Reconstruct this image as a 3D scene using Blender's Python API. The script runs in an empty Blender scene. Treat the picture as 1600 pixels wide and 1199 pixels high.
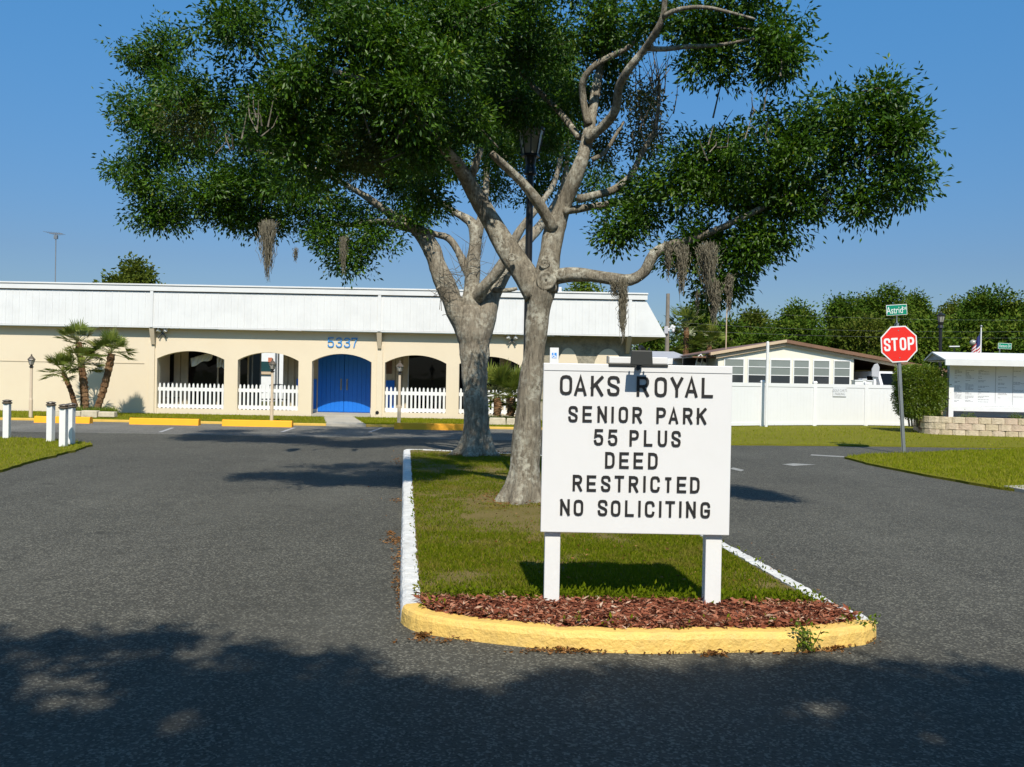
import bpy, math, random
import numpy as np
from mathutils import Vector, Matrix

random.seed(7)
RNG = np.random.default_rng(11)
SC = bpy.context.scene
COL = SC.collection

# ------------------------------------------------------------------ camera
FPX, CW, CH = 1400.0, 1600.0, 1199.0
CAM = Vector((0, 0, 1.55))
PITCH = math.atan(11.5 / FPX)
ROLL = math.radians(1.06)
f0 = Vector((0, math.cos(PITCH), -math.sin(PITCH)))
u0 = Vector((0, math.sin(PITCH), math.cos(PITCH)))
r0 = Vector((1, 0, 0))
CR = r0 * math.cos(ROLL) + u0 * math.sin(ROLL)
CU = u0 * math.cos(ROLL) - r0 * math.sin(ROLL)
cam_d = bpy.data.cameras.new('camera')
cam = bpy.data.objects.new('camera', cam_d)
COL.objects.link(cam)
cam_d.sensor_width = 36.0
cam_d.lens = 36.0 * FPX / CW
cam_d.clip_start = 0.05
cam_d.clip_end = 3000
M = Matrix((CR, CU, -f0)).transposed().to_4x4()
M.translation = CAM
cam.matrix_world = M
SC.camera = cam


def ray(px, py):
    return f0 + CR * ((px - CW / 2) / FPX) - CU * ((py - CH / 2) / FPX)


def G(px, py, z=0.0):
    d = ray(px, py)
    t = (z - CAM.z) / d.z
    return CAM + d * t


def P(px, py, Y):
    d = ray(px, py)
    return CAM + d * (Y / d.y)


# ------------------------------------------------------------------ light
SUN_DIR = ray(640, 2205).normalized()          # the way the sunlight travels
world = bpy.data.worlds.new('World')
SC.world = world
world.use_nodes = True
wn = world.node_tree
bg = wn.nodes['Background']
sky = wn.nodes.new('ShaderNodeTexSky')
sky.sky_type = 'NISHITA'
sky.sun_disc = False
sky.sun_elevation = math.asin(-SUN_DIR.z)
sky.sun_rotation = math.atan2(-SUN_DIR.x, -SUN_DIR.y)
sky.altitude = 0
sky.air_density = 1.0
sky.dust_density = 0.6
sky.ozone_density = 2.2
# a cleaner blue than the default air, deepening smoothly from the horizon to the zenith
tcw = wn.nodes.new('ShaderNodeTexCoord')
spw = wn.nodes.new('ShaderNodeSeparateXYZ')
wn.links.new(tcw.outputs['Generated'], spw.inputs[0])
rw = wn.nodes.new('ShaderNodeValToRGB')
rw.color_ramp.elements[0].position = 0.0
rw.color_ramp.elements[0].color = (0.43, 0.50, 0.62, 1)
rw.color_ramp.elements[1].position = 0.42
rw.color_ramp.elements[1].color = (0.50, 1.08, 1.36, 1)
e_ = rw.color_ramp.elements.new(0.12)
e_.color = (0.45, 0.57, 0.72, 1)
e_ = rw.color_ramp.elements.new(1.0)
e_.color = (0.42, 0.80, 0.95, 1)
wn.links.new(spw.outputs[2], rw.inputs[0])
mw = wn.nodes.new('ShaderNodeMix')
mw.data_type = 'RGBA'
mw.blend_type = 'MULTIPLY'
mw.inputs[0].default_value = 1.0
wn.links.new(sky.outputs[0], mw.inputs[6])
wn.links.new(rw.outputs[0], mw.inputs[7])
wn.links.new(mw.outputs[2], bg.inputs['Color'])
bg.inputs['Strength'].default_value = 0.102
sl = bpy.data.lights.new('sun', 'SUN')
sl.energy = 4.8
sl.angle = math.radians(0.53)
sl.color = (1.0, 0.93, 0.81)
so = bpy.data.objects.new('sun', sl)
COL.objects.link(so)
so.rotation_euler = SUN_DIR.to_track_quat('-Z', 'Y').to_euler()
so.location = (0, -20, 30)
SC.view_settings.view_transform = 'Standard'
SC.view_settings.look = 'None'
SC.view_settings.exposure = 0.25
SC.view_settings.gamma = 1.0
SC.view_settings.use_curve_mapping = False
SC.render.engine = 'CYCLES'
SC.cycles.max_bounces = 6
SC.cycles.use_denoising = True

# ------------------------------------------------------------------ materials
MATS = {}


def nodes_of(name):
    m = bpy.data.materials.new(name)
    m.use_nodes = True
    nt = m.node_tree
    return m, nt, nt.nodes['Principled BSDF']


def N(nt, t, **kw):
    n = nt.nodes.new(t)
    for k, v in kw.items():
        if k in n.inputs:
            n.inputs[k].default_value = v
        else:
            setattr(n, k, v)
    return n


def ramp(nt, fac, stops):
    r = nt.nodes.new('ShaderNodeValToRGB')
    e = r.color_ramp.elements
    while len(e) < len(stops):
        e.new(0.5)
    for i, (p, c) in enumerate(stops):
        e[i].position = p
        e[i].color = (c[0], c[1], c[2], 1) if not isinstance(c, (int, float)) else (c, c, c, 1)
    nt.links.new(fac, r.inputs[0])
    return r.outputs[0]


def coords(nt, scale=(1, 1, 1)):
    tc = nt.nodes.new('ShaderNodeTexCoord')
    geo = nt.nodes.new('ShaderNodeNewGeometry')
    mp = nt.nodes.new('ShaderNodeMapping')
    mp.inputs['Scale'].default_value = scale
    nt.links.new(geo.outputs['Position'], mp.inputs[0])
    return mp.outputs[0]


def noise(nt, vec, scale, detail=4.0, rough=0.6):
    n = N(nt, 'ShaderNodeTexNoise', Scale=scale, Detail=detail, Roughness=rough)
    nt.links.new(vec, n.inputs['Vector'])
    return n.outputs['Fac']


def mixc(nt, fac, a, b, mode='MIX'):
    n = nt.nodes.new('ShaderNodeMix')
    n.data_type = 'RGBA'
    n.blend_type = mode
    for sock, v in ((n.inputs[0], fac), (n.inputs[6], a), (n.inputs[7], b)):
        if hasattr(v, 'links'):
            nt.links.new(v, sock)
        elif isinstance(v, (int, float)):
            sock.default_value = v
        else:
            sock.default_value = (v[0], v[1], v[2], 1)
    return n.outputs[2]


def bump(nt, bsdf, h, strength, dist):
    b = N(nt, 'ShaderNodeBump', Strength=strength, Distance=dist)
    nt.links.new(h, b.inputs['Height'])
    nt.links.new(b.outputs[0], bsdf.inputs['Normal'])


def paint(name, col, rough=0.5, dirt=0.12, dscale=3.0, bscale=60, bst=0.15, bd=0.004, metal=0.0, spec=0.5, dcol=None):
    m, nt, b = nodes_of(name)
    v = coords(nt)
    f = noise(nt, v, dscale, 6, 0.65)
    d = dcol or tuple(c * 0.55 for c in col)
    fac = ramp(nt, f, [(0.45, 0.0), (0.8, min(1.0, dirt * 4))])
    nt.links.new(mixc(nt, fac, col, d), b.inputs['Base Color'])
    b.inputs['Roughness'].default_value = rough
    b.inputs['Metallic'].default_value = metal
    b.inputs['Specular IOR Level'].default_value = spec
    if bst:
        bump(nt, b, noise(nt, v, bscale, 3), bst, bd)
    MATS[name] = m
    return m


def asphalt(name, lo, hi, speck, sc=1.0):
    m, nt, b = nodes_of(name)
    v = coords(nt)
    big = noise(nt, v, 0.35, 5, 0.6)
    mid = noise(nt, v, 4.0, 5, 0.7)
    fine = noise(nt, v, 75 * sc, 2, 0.8)
    vo = N(nt, 'ShaderNodeTexVoronoi', Scale=85 * sc)
    nt.links.new(v, vo.inputs['Vector'])
    sp = nt.nodes.new('ShaderNodeSeparateColor')
    nt.links.new(vo.outputs['Color'], sp.inputs[0])
    base = mixc(nt, fine, lo, hi)
    spk = ramp(nt, sp.outputs[0], [(0.70, 0.0), (0.86, 1.0)])
    c = mixc(nt, spk, base, speck)
    drk = ramp(nt, sp.outputs[1], [(0.78, 0.0), (0.92, 0.55)])
    c = mixc(nt, drk, c, tuple(x * 0.4 for x in lo))
    wear = noise(nt, coords(nt, (1.1, 0.16, 1)), 0.9, 4, 0.55)
    c = mixc(nt, ramp(nt, wear, [(0.5, 0.0), (0.72, 0.35)]), c, tuple(x * 1.5 for x in hi))
    spot = noise(nt, v, 1.7, 3, 0.5)
    c = mixc(nt, ramp(nt, spot, [(0.66, 0.0), (0.74, 0.45)]), c, tuple(x * 0.45 for x in lo))
    tone = ramp(nt, big, [(0.3, 0.8), (0.7, 1.12)])
    c = mixc(nt, 1.0, c, tone, 'MULTIPLY')
    tone2 = ramp(nt, mid, [(0.3, 0.88), (0.7, 1.08)])
    c = mixc(nt, 1.0, c, tone2, 'MULTIPLY')
    nt.links.new(c, b.inputs['Base Color'])
    b.inputs['Roughness'].default_value = 0.85
    b.inputs['Specular IOR Level'].default_value = 0.25
    bump(nt, b, vo.outputs['Distance'], 0.7, 0.006)
    MATS[name] = m
    return m


asphalt('asphalt', (0.050, 0.0485, 0.040), (0.080, 0.078, 0.065), (0.165, 0.16, 0.13))
asphalt('apron', (0.09, 0.088, 0.078), (0.155, 0.15, 0.135), (0.26, 0.255, 0.225))
paint('white_paint', (0.76, 0.76, 0.75), 0.45, 0.05, 5)
paint('sign_white', (0.735, 0.735, 0.735), 0.45, 0.05, 4, bst=0.05, dcol=(0.62, 0.62, 0.60))
paint('kerb_white', (0.68, 0.68, 0.66), 0.7, 0.16, 11, 38, 0.8, 0.014, dcol=(0.30, 0.29, 0.26))
paint('worn_line', (0.30, 0.30, 0.28), 0.8, 0.25, 14, dcol=(0.10, 0.10, 0.09))
paint('kerb_yellow', (0.76, 0.50, 0.13), 0.6, 0.16, 9, 38, 0.7, 0.014, dcol=(0.46, 0.33, 0.13))
paint('stop_yellow', (0.88, 0.38, 0.002), 0.6, 0.05, 4)
paint('line_yellow', (0.66, 0.42, 0.08), 0.7, 0.12, 4)
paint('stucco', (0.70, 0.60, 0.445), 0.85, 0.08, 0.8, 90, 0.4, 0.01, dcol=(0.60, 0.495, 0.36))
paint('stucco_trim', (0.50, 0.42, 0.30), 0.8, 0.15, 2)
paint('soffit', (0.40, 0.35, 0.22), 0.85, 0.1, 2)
paint('roof_white', (0.69, 0.69, 0.68), 0.4, 0.06, 1.5, bst=0.03)
paint('stone_clad', (0.32, 0.29, 0.22), 0.9, 0.25, 5, 6, 1.0, 0.05, dcol=(0.13, 0.12, 0.09))
paint('blue_paint', (0.005, 0.16, 0.66), 0.45, 0.06, 2)
paint('blue_number', (0.05, 0.26, 0.62), 0.4, 0.02, 2)
paint('plinth', (0.42, 0.38, 0.30), 0.85, 0.15, 3)
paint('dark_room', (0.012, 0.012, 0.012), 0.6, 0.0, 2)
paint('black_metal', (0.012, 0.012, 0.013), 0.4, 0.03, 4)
paint('letter_black', (0.022, 0.020, 0.019), 0.45, 0.05, 30)
paint('lamp_housing', (0.03, 0.032, 0.03), 0.5, 0.02, 4)
paint('grey_metal', (0.30, 0.31, 0.31), 0.4, 0.15, 8, metal=0.6)
paint('pole_cream', (0.62, 0.50, 0.36), 0.5, 0.05, 4)
paint('concrete', (0.40, 0.37, 0.31), 0.85, 0.12, 1.2, 50, 0.4, 0.01)
paint('limestone', (0.55, 0.48, 0.36), 0.9, 0.2, 5, 20, 0.6, 0.02)
paint('stop_red', (0.72, 0.022, 0.012), 0.35, 0.02, 4)
paint('sign_green', (0.0, 0.22, 0.13), 0.35, 0.02, 4)
paint('sign_blue', (0.03, 0.27, 0.75), 0.4, 0.0, 4)
paint('brown_roof', (0.20, 0.105, 0.06), 0.5, 0.15, 2)
paint('tan_trim', (0.56, 0.42, 0.28), 0.5, 0.1, 2)
paint('grey_roof', (0.42, 0.42, 0.44), 0.6, 0.1, 2)
paint('house_cream', (0.78, 0.74, 0.62), 0.6, 0.06, 2)
paint('cap_dark', (0.10, 0.078, 0.055), 0.4, 0.1, 20)
paint('flag_red', (0.45, 0.02, 0.03), 0.8, 0.0, 2)
paint('flag_blue', (0.02, 0.03, 0.14), 0.8, 0.0, 2)
paint('brick_red', (0.5, 0.16, 0.08), 0.8, 0.1, 3)
paint('tyre', (0.015, 0.015, 0.015), 0.8, 0.1, 8)
paint('print_grey', (0.33, 0.33, 0.34), 0.6, 0.0, 3)
paint('board_paper', (0.72, 0.73, 0.74), 0.35, 0.05, 2)
paint('cloth_grey', (0.75, 0.72, 0.66), 0.9, 0.1, 6)
paint('wood_pole', (0.22, 0.19, 0.15), 0.9, 0.2, 4)
paint('petiole', (0.16, 0.17, 0.05), 0.6, 0.1, 8)


def glass_mat(name, tint, rough=0.03):
    m, nt, b = nodes_of(name)
    b.inputs['Base Color'].default_value = (*tint, 1)
    b.inputs['Roughness'].default_value = rough
    b.inputs['Specular IOR Level'].default_value = 0.25 if name == 'dark_glass' else 0.8
    v = coords(nt)
    bump(nt, b, noise(nt, v, 1.3, 2), 0.05, 0.05)
    MATS[name] = m


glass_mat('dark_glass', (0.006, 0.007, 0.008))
glass_mat('house_glass', (0.20, 0.225, 0.21), 0.08)  # pale tint stands for reflections and blinds in the upper panes
glass_mat('house_glass_dark', (0.04, 0.045, 0.05), 0.05)
glass_mat('teal_glass', (0.02, 0.06, 0.065))
glass_mat('lamp_glass', (0.35, 0.34, 0.30), 0.2)


def brickblock():
    m, nt, b = nodes_of('wall_block')
    oi = nt.nodes.new('ShaderNodeObjectInfo')
    v = coords(nt)
    c = ramp(nt, oi.outputs['Random'], [(0.0, (0.50, 0.40, 0.26)), (0.5, (0.60, 0.50, 0.36)), (1.0, (0.53, 0.40, 0.30))])
    c = mixc(nt, ramp(nt, noise(nt, v, 9, 6), [(0.4, 0.0), (0.8, 0.7)]), c, (0.36, 0.30, 0.20))
    nt.links.new(c, b.inputs['Base Color'])
    b.inputs['Roughness'].default_value = 0.9
    bump(nt, b, noise(nt, v, 22, 5), 0.9, 0.03)
    MATS['wall_block'] = m


brickblock()


def bark(name, a, bcol, lich, vs=(7, 7, 1.6)):
    m, nt, b = nodes_of(name)
    v = coords(nt, vs)
    v2 = coords(nt)
    n1 = noise(nt, v, 2.2, 8, 0.75)
    n2 = noise(nt, v2, 3.0, 5, 0.65)
    n3 = noise(nt, v2, 14, 5, 0.7)
    c = mixc(nt, ramp(nt, n1, [(0.35, 0.0), (0.65, 1.0)]), a, bcol)
    fl = N(nt, 'ShaderNodeMath', operation='MULTIPLY')
    nt.links.new(ramp(nt, n2, [(0.42, 0.0), (0.62, 1.0)]), fl.inputs[0])
    nt.links.new(ramp(nt, n3, [(0.44, 0.0), (0.58, 1.0)]), fl.inputs[1])
    c = mixc(nt, fl.outputs[0], c, lich)
    nt.links.new(c, b.inputs['Base Color'])
    b.inputs['Roughness'].default_value = 0.95
    b.inputs['Specular IOR Level'].default_value = 0.1
    bump(nt, b, n1, 1.0, 0.05)
    MATS[name] = m


bark('bark', (0.11, 0.092, 0.068), (0.40, 0.35, 0.265), (0.62, 0.59, 0.48), (15, 15, 2.6))
bark('bark_far', (0.13, 0.108, 0.08), (0.39, 0.34, 0.26), (0.54, 0.51, 0.41), (10, 10, 2.2))
bark('palm_bark', (0.05, 0.028, 0.015), (0.26, 0.14, 0.07), (0.30, 0.19, 0.10), (3, 3, 14))
bark('twig', (0.12, 0.10, 0.075), (0.24, 0.21, 0.16), (0.30, 0.28, 0.22))


def leafmat(name, stops, trans=0.25, rough=0.4, tcol=(0.12, 0.2, 0.015), spec=0.5, patch=None):
    m, nt, b = nodes_of(name)
    at = nt.nodes.new('ShaderNodeAttribute')
    at.attribute_name = 'rnd'
    c = ramp(nt, at.outputs['Fac'], stops)
    if patch:
        v = coords(nt)
        c = mixc(nt, ramp(nt, noise(nt, v, patch[0], 4), [(patch[2], 0.0), (patch[3], 1.0)]), c, patch[1])
    nt.links.new(c, b.inputs['Base Color'])
    b.inputs['Roughness'].default_value = rough
    b.inputs['Specular IOR Level'].default_value = spec
    tr = nt.nodes.new('ShaderNodeBsdfTranslucent')
    tr.inputs['Color'].default_value = (*tcol, 1)
    mx = nt.nodes.new('ShaderNodeMixShader')
    mx.inputs[0].default_value = trans
    nt.links.new(b.outputs[0], mx.inputs[1])
    nt.links.new(tr.outputs[0], mx.inputs[2])
    out = nt.nodes['Material Output']
    nt.links.new(mx.outputs[0], out.inputs[0])
    MATS[name] = m


leafmat('oak_leaf', [(0, (0.012, 0.036, 0.002)), (0.45, (0.032, 0.082, 0.003)), (0.85, (0.070, 0.145, 0.004)), (1, (0.16, 0.17, 0.012))], 0.2, 0.45, (0.09, 0.21, 0.003), 0.3)
leafmat('oak_leaf_yellow', [(0, (0.03, 0.05, 0.008)), (0.6, (0.06, 0.08, 0.012)), (1, (0.10, 0.09, 0.02))], 0.3, 0.5, (0.14, 0.18, 0.015))
leafmat('far_leaf', [(0, (0.022, 0.055, 0.004)), (0.5, (0.070, 0.125, 0.010)), (1, (0.17, 0.20, 0.025))], 0.2, 0.7, (0.10, 0.15, 0.008), 0.1)
leafmat('far_leaf_light', [(0, (0.05, 0.075, 0.008)), (0.5, (0.09, 0.12, 0.014)), (1, (0.15, 0.15, 0.03))], 0.25, 0.7, (0.15, 0.19, 0.015), 0.1)
leafmat('palm_leaf', [(0, (0.06, 0.10, 0.012)), (0.6, (0.15, 0.19, 0.025)), (1, (0.28, 0.27, 0.05))], 0.25, 0.4, (0.15, 0.2, 0.03))
leafmat('hedge_leaf', [(0, (0.055, 0.11, 0.004)), (0.6, (0.12, 0.18, 0.007)), (1, (0.22, 0.24, 0.015))], 0.25, 0.45, (0.13, 0.18, 0.015))
leafmat('grass_blade', [(0, (0.075, 0.110, 0.004)), (0.5, (0.125, 0.170, 0.006)), (0.85, (0.19, 0.20, 0.010)), (1, (0.30, 0.23, 0.06))], 0.35, 0.8, (0.22, 0.26, 0.006), 0.04,
        (1.6, (0.25, 0.185, 0.05), 0.54, 0.72))
leafmat('lawn_blade', [(0, (0.12, 0.155, 0.005)), (0.5, (0.20, 0.24, 0.008)), (0.85, (0.27, 0.27, 0.014)), (1, (0.36, 0.29, 0.07))], 0.35, 0.8, (0.28, 0.34, 0.008), 0.04,
        (0.9, (0.26, 0.22, 0.035), 0.55, 0.8))
leafmat('moss_strand', [(0, (0.12, 0.105, 0.075)), (0.6, (0.19, 0.17, 0.125)), (1, (0.26, 0.24, 0.18))], 0.3, 0.9, (0.22, 0.2, 0.15), 0.05)
leafmat('dry_leaf', [(0, (0.10, 0.045, 0.015)), (0.6, (0.21, 0.09, 0.025)), (1, (0.34, 0.20, 0.09))], 0.1, 0.8, (0.2, 0.1, 0.03), 0.1)
leafmat('mulch_chip', [(0, (0.06, 0.020, 0.012)), (0.35, (0.19, 0.058, 0.032)), (0.72, (0.32, 0.115, 0.065)), (0.92, (0.38, 0.20, 0.13)), (1, (0.52, 0.40, 0.30))], 0.0, 0.9, (0.2, 0.1, 0.03), 0.1)


def groundmat(name, cols, scale, patch=None, b_s=35):
    m, nt, b = nodes_of(name)
    v = coords(nt)
    n1 = noise(nt, v, scale, 6, 0.7)
    n2 = noise(nt, v, 40, 4, 0.75)
    c = ramp(nt, n1, [(0.3, cols[0]), (0.7, cols[1])])
    c = mixc(nt, ramp(nt, n2, [(0.4, 0.0), (0.7, 0.8)]), c, cols[2])
    nt.links.new(c, b.inputs['Base Color'])
    b.inputs['Roughness'].default_value = 1.0
    b.inputs['Specular IOR Level'].default_value = 0.1
    bump(nt, b, noise(nt, v, b_s, 5), 0.8, 0.03)
    MATS[name] = m


groundmat('lawn', [(0.125, 0.14, 0.008), (0.165, 0.175, 0.009), (0.19, 0.15, 0.03)], 1.2)
groundmat('island_soil', [(0.10, 0.095, 0.012), (0.18, 0.135, 0.055), (0.21, 0.155, 0.075)], 2.0)
groundmat('mulch_bed', [(0.07, 0.022, 0.012), (0.10, 0.034, 0.018), (0.03, 0.012, 0.008)], 9)
groundmat('far_ground', [(0.06, 0.075, 0.016), (0.09, 0.09, 0.02), (0.07, 0.06, 0.02)], 0.1)


# ------------------------------------------------------------------ mesh helpers
class MB:
    def __init__(self):
        self.v, self.f = [], []

    def add(self, vs, fs):
        n = len(self.v)
        self.v.extend([tuple(x) for x in vs])
        self.f.extend([tuple(i + n for i in q) for q in fs])
        return self

    def box(self, c, s, rot=None, taper=1.0):
        hx, hy, hz = s[0] / 2, s[1] / 2, s[2] / 2
        pts = []
        for z, k in ((-hz, 1.0), (hz, taper)):
            for x, y in ((-hx, -hy), (hx, -hy), (hx, hy), (-hx, hy)):
                pts.append(Vector((x * k, y * k, z)))
        if rot is not None:
            pts = [rot @ p for p in pts]
        pts = [p + Vector(c) for p in pts]
        return self.add(pts, [(3, 2, 1, 0), (4, 5, 6, 7), (0, 1, 5, 4), (1, 2, 6, 5), (2, 3, 7, 6), (3, 0, 4, 7)])

    def bbox(self, x0, x1, y0, y1, z0, z1):
        return self.box(((x0 + x1) / 2, (y0 + y1) / 2, (z0 + z1) / 2), (x1 - x0, y1 - y0, z1 - z0))

    def tube(self, pts, rad, n=8, caps=True, jitter=0.0):
        pts = [Vector(p) for p in pts]
        if isinstance(rad, (int, float)):
            rad = [rad] * len(pts)
        vs, fs = [], []
        side = None
        for i, p in enumerate(pts):
            t = (pts[min(i + 1, len(pts) - 1)] - pts[max(i - 1, 0)]).normalized()
            if side is None:
                a = Vector((0, 0, 1)) if abs(t.z) < 0.9 else Vector((1, 0, 0))
                side = t.cross(a).normalized()
            side = (side - t * side.dot(t)).normalized()
            up = t.cross(side)
            for k in range(n):
                an = 2 * math.pi * k / n
                r = rad[i] * (1 + jitter * (random.random() - 0.5) * 2)
                vs.append(p + side * math.cos(an) * r + up * math.sin(an) * r)
        for i in range(len(pts) - 1):
            for k in range(n):
                k2 = (k + 1) % n
                fs.append((i * n + k, i * n + k2, (i + 1) * n + k2, (i + 1) * n + k))
        if caps:
            fs.append(tuple(range(n - 1, -1, -1)))
            fs.append(tuple((len(pts) - 1) * n + k for k in range(n)))
        return self.add(vs, fs)

    def lathe(self, c, prof, n=16):
        c = Vector(c)
        vs, fs = [], []
        for r, z in prof:
            for k in range(n):
                a = 2 * math.pi * k / n
                vs.append(c + Vector((r * math.cos(a), r * math.sin(a), z)))
        for i in range(len(prof) - 1):
            for k in range(n):
                k2 = (k + 1) % n
                fs.append((i * n + k, i * n + k2, (i + 1) * n + k2, (i + 1) * n + k))
        fs.append(tuple(range(n - 1, -1, -1)))
        fs.append(tuple((len(prof) - 1) * n + k for k in range(n)))
        return self.add(vs, fs)

    def prism(self, poly, y0, y1):
        """polygon in x,z (counter-clockwise seen from -y), extruded from y0 (front) to y1 (back)."""
        n = len(poly)
        vs = [(x, y0, z) for x, z in poly] + [(x, y1, z) for x, z in poly]
        fs = [tuple(range(n)), tuple(range(2 * n - 1, n - 1, -1))]
        for i in range(n):
            j = (i + 1) % n
            fs.append((j, i, i + n, j + n))
        return self.add(vs, fs)

    def slab(self, poly, z0, z1):
        n = len(poly)
        vs = [(p[0], p[1], z1) for p in poly] + [(p[0], p[1], z0) for p in poly]
        fs = [tuple(range(n)), tuple(range(2 * n - 1, n - 1, -1))]
        for i in range(n):
            j = (i + 1) % n
            fs.append((j, i, i + n, j + n))
        return self.add(vs, fs)

    def ribbon(self, line, hw, y0, y1, closed=False):
        """flat stroke of half width hw along a line in x,z, from y0 (front) back to y1"""
        n = len(line)
        line = [Vector(p) for p in line]
        if not closed:
            line[0] = line[0] + (line[0] - line[1]).normalized() * hw
            line[-1] = line[-1] + (line[-1] - line[-2]).normalized() * hw
        L, R = [], []
        for i in range(n):
            p = Vector(line[i])
            a = Vector(line[i - 1]) if (i > 0 or closed) else None
            b = Vector(line[(i + 1) % n]) if (i < n - 1 or closed) else None
            d1 = (p - a).normalized() if a is not None else None
            d2 = (b - p).normalized() if b is not None else None
            d1 = d1 or d2
            d2 = d2 or d1
            n1, n2 = Vector((-d1.y, d1.x)), Vector((-d2.y, d2.x))
            m = (n1 + n2)
            m = m.normalized() if m.length > 1e-6 else n1
            k = hw / max(0.45, m.dot(n1))
            L.append(p + m * k)
            R.append(p - m * k)
        vs = [(q.x, y0, q.y) for q in L] + [(q.x, y0, q.y) for q in R] + [(q.x, y1, q.y) for q in L] + [(q.x, y1, q.y) for q in R]
        fs = []
        rng = n if closed else n - 1
        for i in range(rng):
            j = (i + 1) % n
            fs += [(i, n + i, n + j, j), (2 * n + i, i, j, 2 * n + j), (n + i, 3 * n + i, 3 * n + j, n + j)]
        if not closed:
            fs += [(0, 2 * n, 3 * n, n), (n - 1, 2 * n - 1, 4 * n - 1, 3 * n - 1)]
        return self.add(vs, fs)


def link(o, parent=None):
    COL.objects.link(o)
    if parent is not None:
        o.parent = parent
    return o


def root_loc(o):
    while o.parent is not None:
        o = o.parent
    return Vector(o.location)


def build(name, mb, mat, parent=None, smooth=False, bevel=0.0, local=False):
    """one mesh object; its verts are in world space unless local, taken relative to its thing's base"""
    me = bpy.data.meshes.new(name)
    off = Vector((0, 0, 0)) if (parent is None or local) else root_loc(parent)
    me.from_pydata([tuple(Vector(v) - off) for v in mb.v], [], mb.f)
    me.update()
    if isinstance(mat, (list, tuple)):
        for m_ in mat:
            me.materials.append(MATS[m_])
    else:
        me.materials.append(MATS[mat])
    if smooth:
        me.polygons.foreach_set('use_smooth', [True] * len(me.polygons))
    o = bpy.data.objects.new(name, me)
    link(o, parent)
    if bevel:
        b = o.modifiers.new('bevel', 'BEVEL')
        b.width = bevel
        b.segments = 2
        b.limit_method = 'ANGLE'
    return o


def build_np(name, V, F, mat, parent=None, rnd=None, per=4):
    """big triangle mesh from arrays, with one random number per leaf"""
    me = bpy.data.meshes.new(name)
    off = np.array((0, 0, 0.0)) if parent is None else np.array(root_loc(parent))
    V = (V - off).astype(np.float32)
    me.vertices.add(len(V))
    me.vertices.foreach_set('co', V.ravel())
    me.loops.add(F.size)
    me.loops.foreach_set('vertex_index', F.ravel().astype(np.int32))
    me.polygons.add(len(F))
    k = F.shape[1]
    me.polygons.foreach_set('loop_start', np.arange(0, F.size, k, dtype=np.int32))
    me.polygons.foreach_set('loop_total', np.full(len(F), k, dtype=np.int32))
    me.update(calc_edges=True)
    if rnd is not None:
        a = me.attributes.new('rnd', 'FLOAT', 'POINT')
        a.data.foreach_set('value', np.repeat(rnd, per).astype(np.float32))
    me.materials.append(MATS[mat])
    o = bpy.data.objects.new(name, me)
    return link(o, parent)


def tag(o, label=None, cat=None, group=None, kind=None):
    if label:
        o['label'] = label
    if cat:
        o['category'] = cat
    if group:
        o['group'] = group
    if kind:
        o['kind'] = kind
    return o


def thing(name, label, cat, loc=(0, 0, 0), group=None):
    o = bpy.data.objects.new(name, None)
    o.location = loc
    o.empty_display_size = 0.2
    link(o)
    return tag(o, label, cat, group)


def copy_tree(o, parent=None):
    c = o.copy()
    COL.objects.link(c)
    if parent is not None:
        c.parent = parent
    for ch in list(o.children):
        copy_tree(ch, c)
    return c


def unit(a):
    return a / np.maximum(np.linalg.norm(a, axis=-1, keepdims=True), 1e-9)


def leaf_geo(pos, axis, L, W, fold=0.25):
    """diamond leaves folded along the midrib: 4 verts, 2 triangles each"""
    n = len(pos)
    axis = unit(axis)
    r = RNG.normal(size=(n, 3))
    side = unit(np.cross(axis, r))
    nor = np.cross(axis, side)
    L = np.broadcast_to(L, (n,))[:, None]
    W = np.broadcast_to(W, (n,))[:, None]
    mid = pos + axis * L * 0.45
    up = nor * W * fold
    V = np.stack([pos, mid + side * W * 0.5 + up, pos + axis * L, mid - side * W * 0.5 + up], 1).reshape(-1, 3)
    b = np.arange(n)[:, None] * 4
    F = np.concatenate([b + np.array([[0, 1, 2]]), b + np.array([[0, 2, 3]])], 1).reshape(-1, 3)
    return V, F


def sprays(cent, outw, k, r, L, W, droop=0.35):
    """k leaves round each twig tip"""
    n = len(cent)
    c = np.repeat(cent, k, 0)
    o = np.repeat(outw, k, 0)
    d = RNG.normal(size=(n * k, 3)) * r
    pos = c + d
    ax = unit(d) * 0.7 + o * 0.5 + RNG.normal(size=(n * k, 3)) * 0.45 + np.array((0, 0, -droop))
    LL = L * RNG.uniform(0.65, 1.2, n * k)
    V, F = leaf_geo(pos, ax, LL, LL * W)
    tone = np.repeat(RNG.uniform(0, 1, n), k) * 0.5 + RNG.uniform(0, 1, n * k) * 0.5
    return V, F, tone


def ellipsoid_pts(c, rad, n, shell=0.45):
    d = unit(RNG.normal(size=(n, 3)))
    rr = RNG.uniform(0, 1, n) ** shell
    wob = 1 + 0.18 * np.sin(d[:, 0] * 5 + c[0] * 3) * np.cos(d[:, 2] * 6 + c[2] * 2)
    p = np.array(c) + d * (rr * wob)[:, None] * np.array(rad)
    return p, d


def join_leaf(parts):
    Vs, Fs, Rs, o = [], [], [], 0
    for V, F, R in parts:
        Vs.append(V)
        Fs.append(F + o)
        Rs.append(R)
        o += len(V)
    return np.concatenate(Vs), np.concatenate(Fs), np.concatenate(Rs)


def inpoly(x, y, poly):
    c = np.zeros(len(x), bool)
    n = len(poly)
    for i in range(n):
        x1, y1 = poly[i][0], poly[i][1]
        x2, y2 = poly[i - 1][0], poly[i - 1][1]
        if abs(y1 - y2) < 1e-12:
            continue
        c ^= ((y1 > y) != (y2 > y)) & (x < (x2 - x1) * (y - y1) / (y2 - y1) + x1)
    return c


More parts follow.
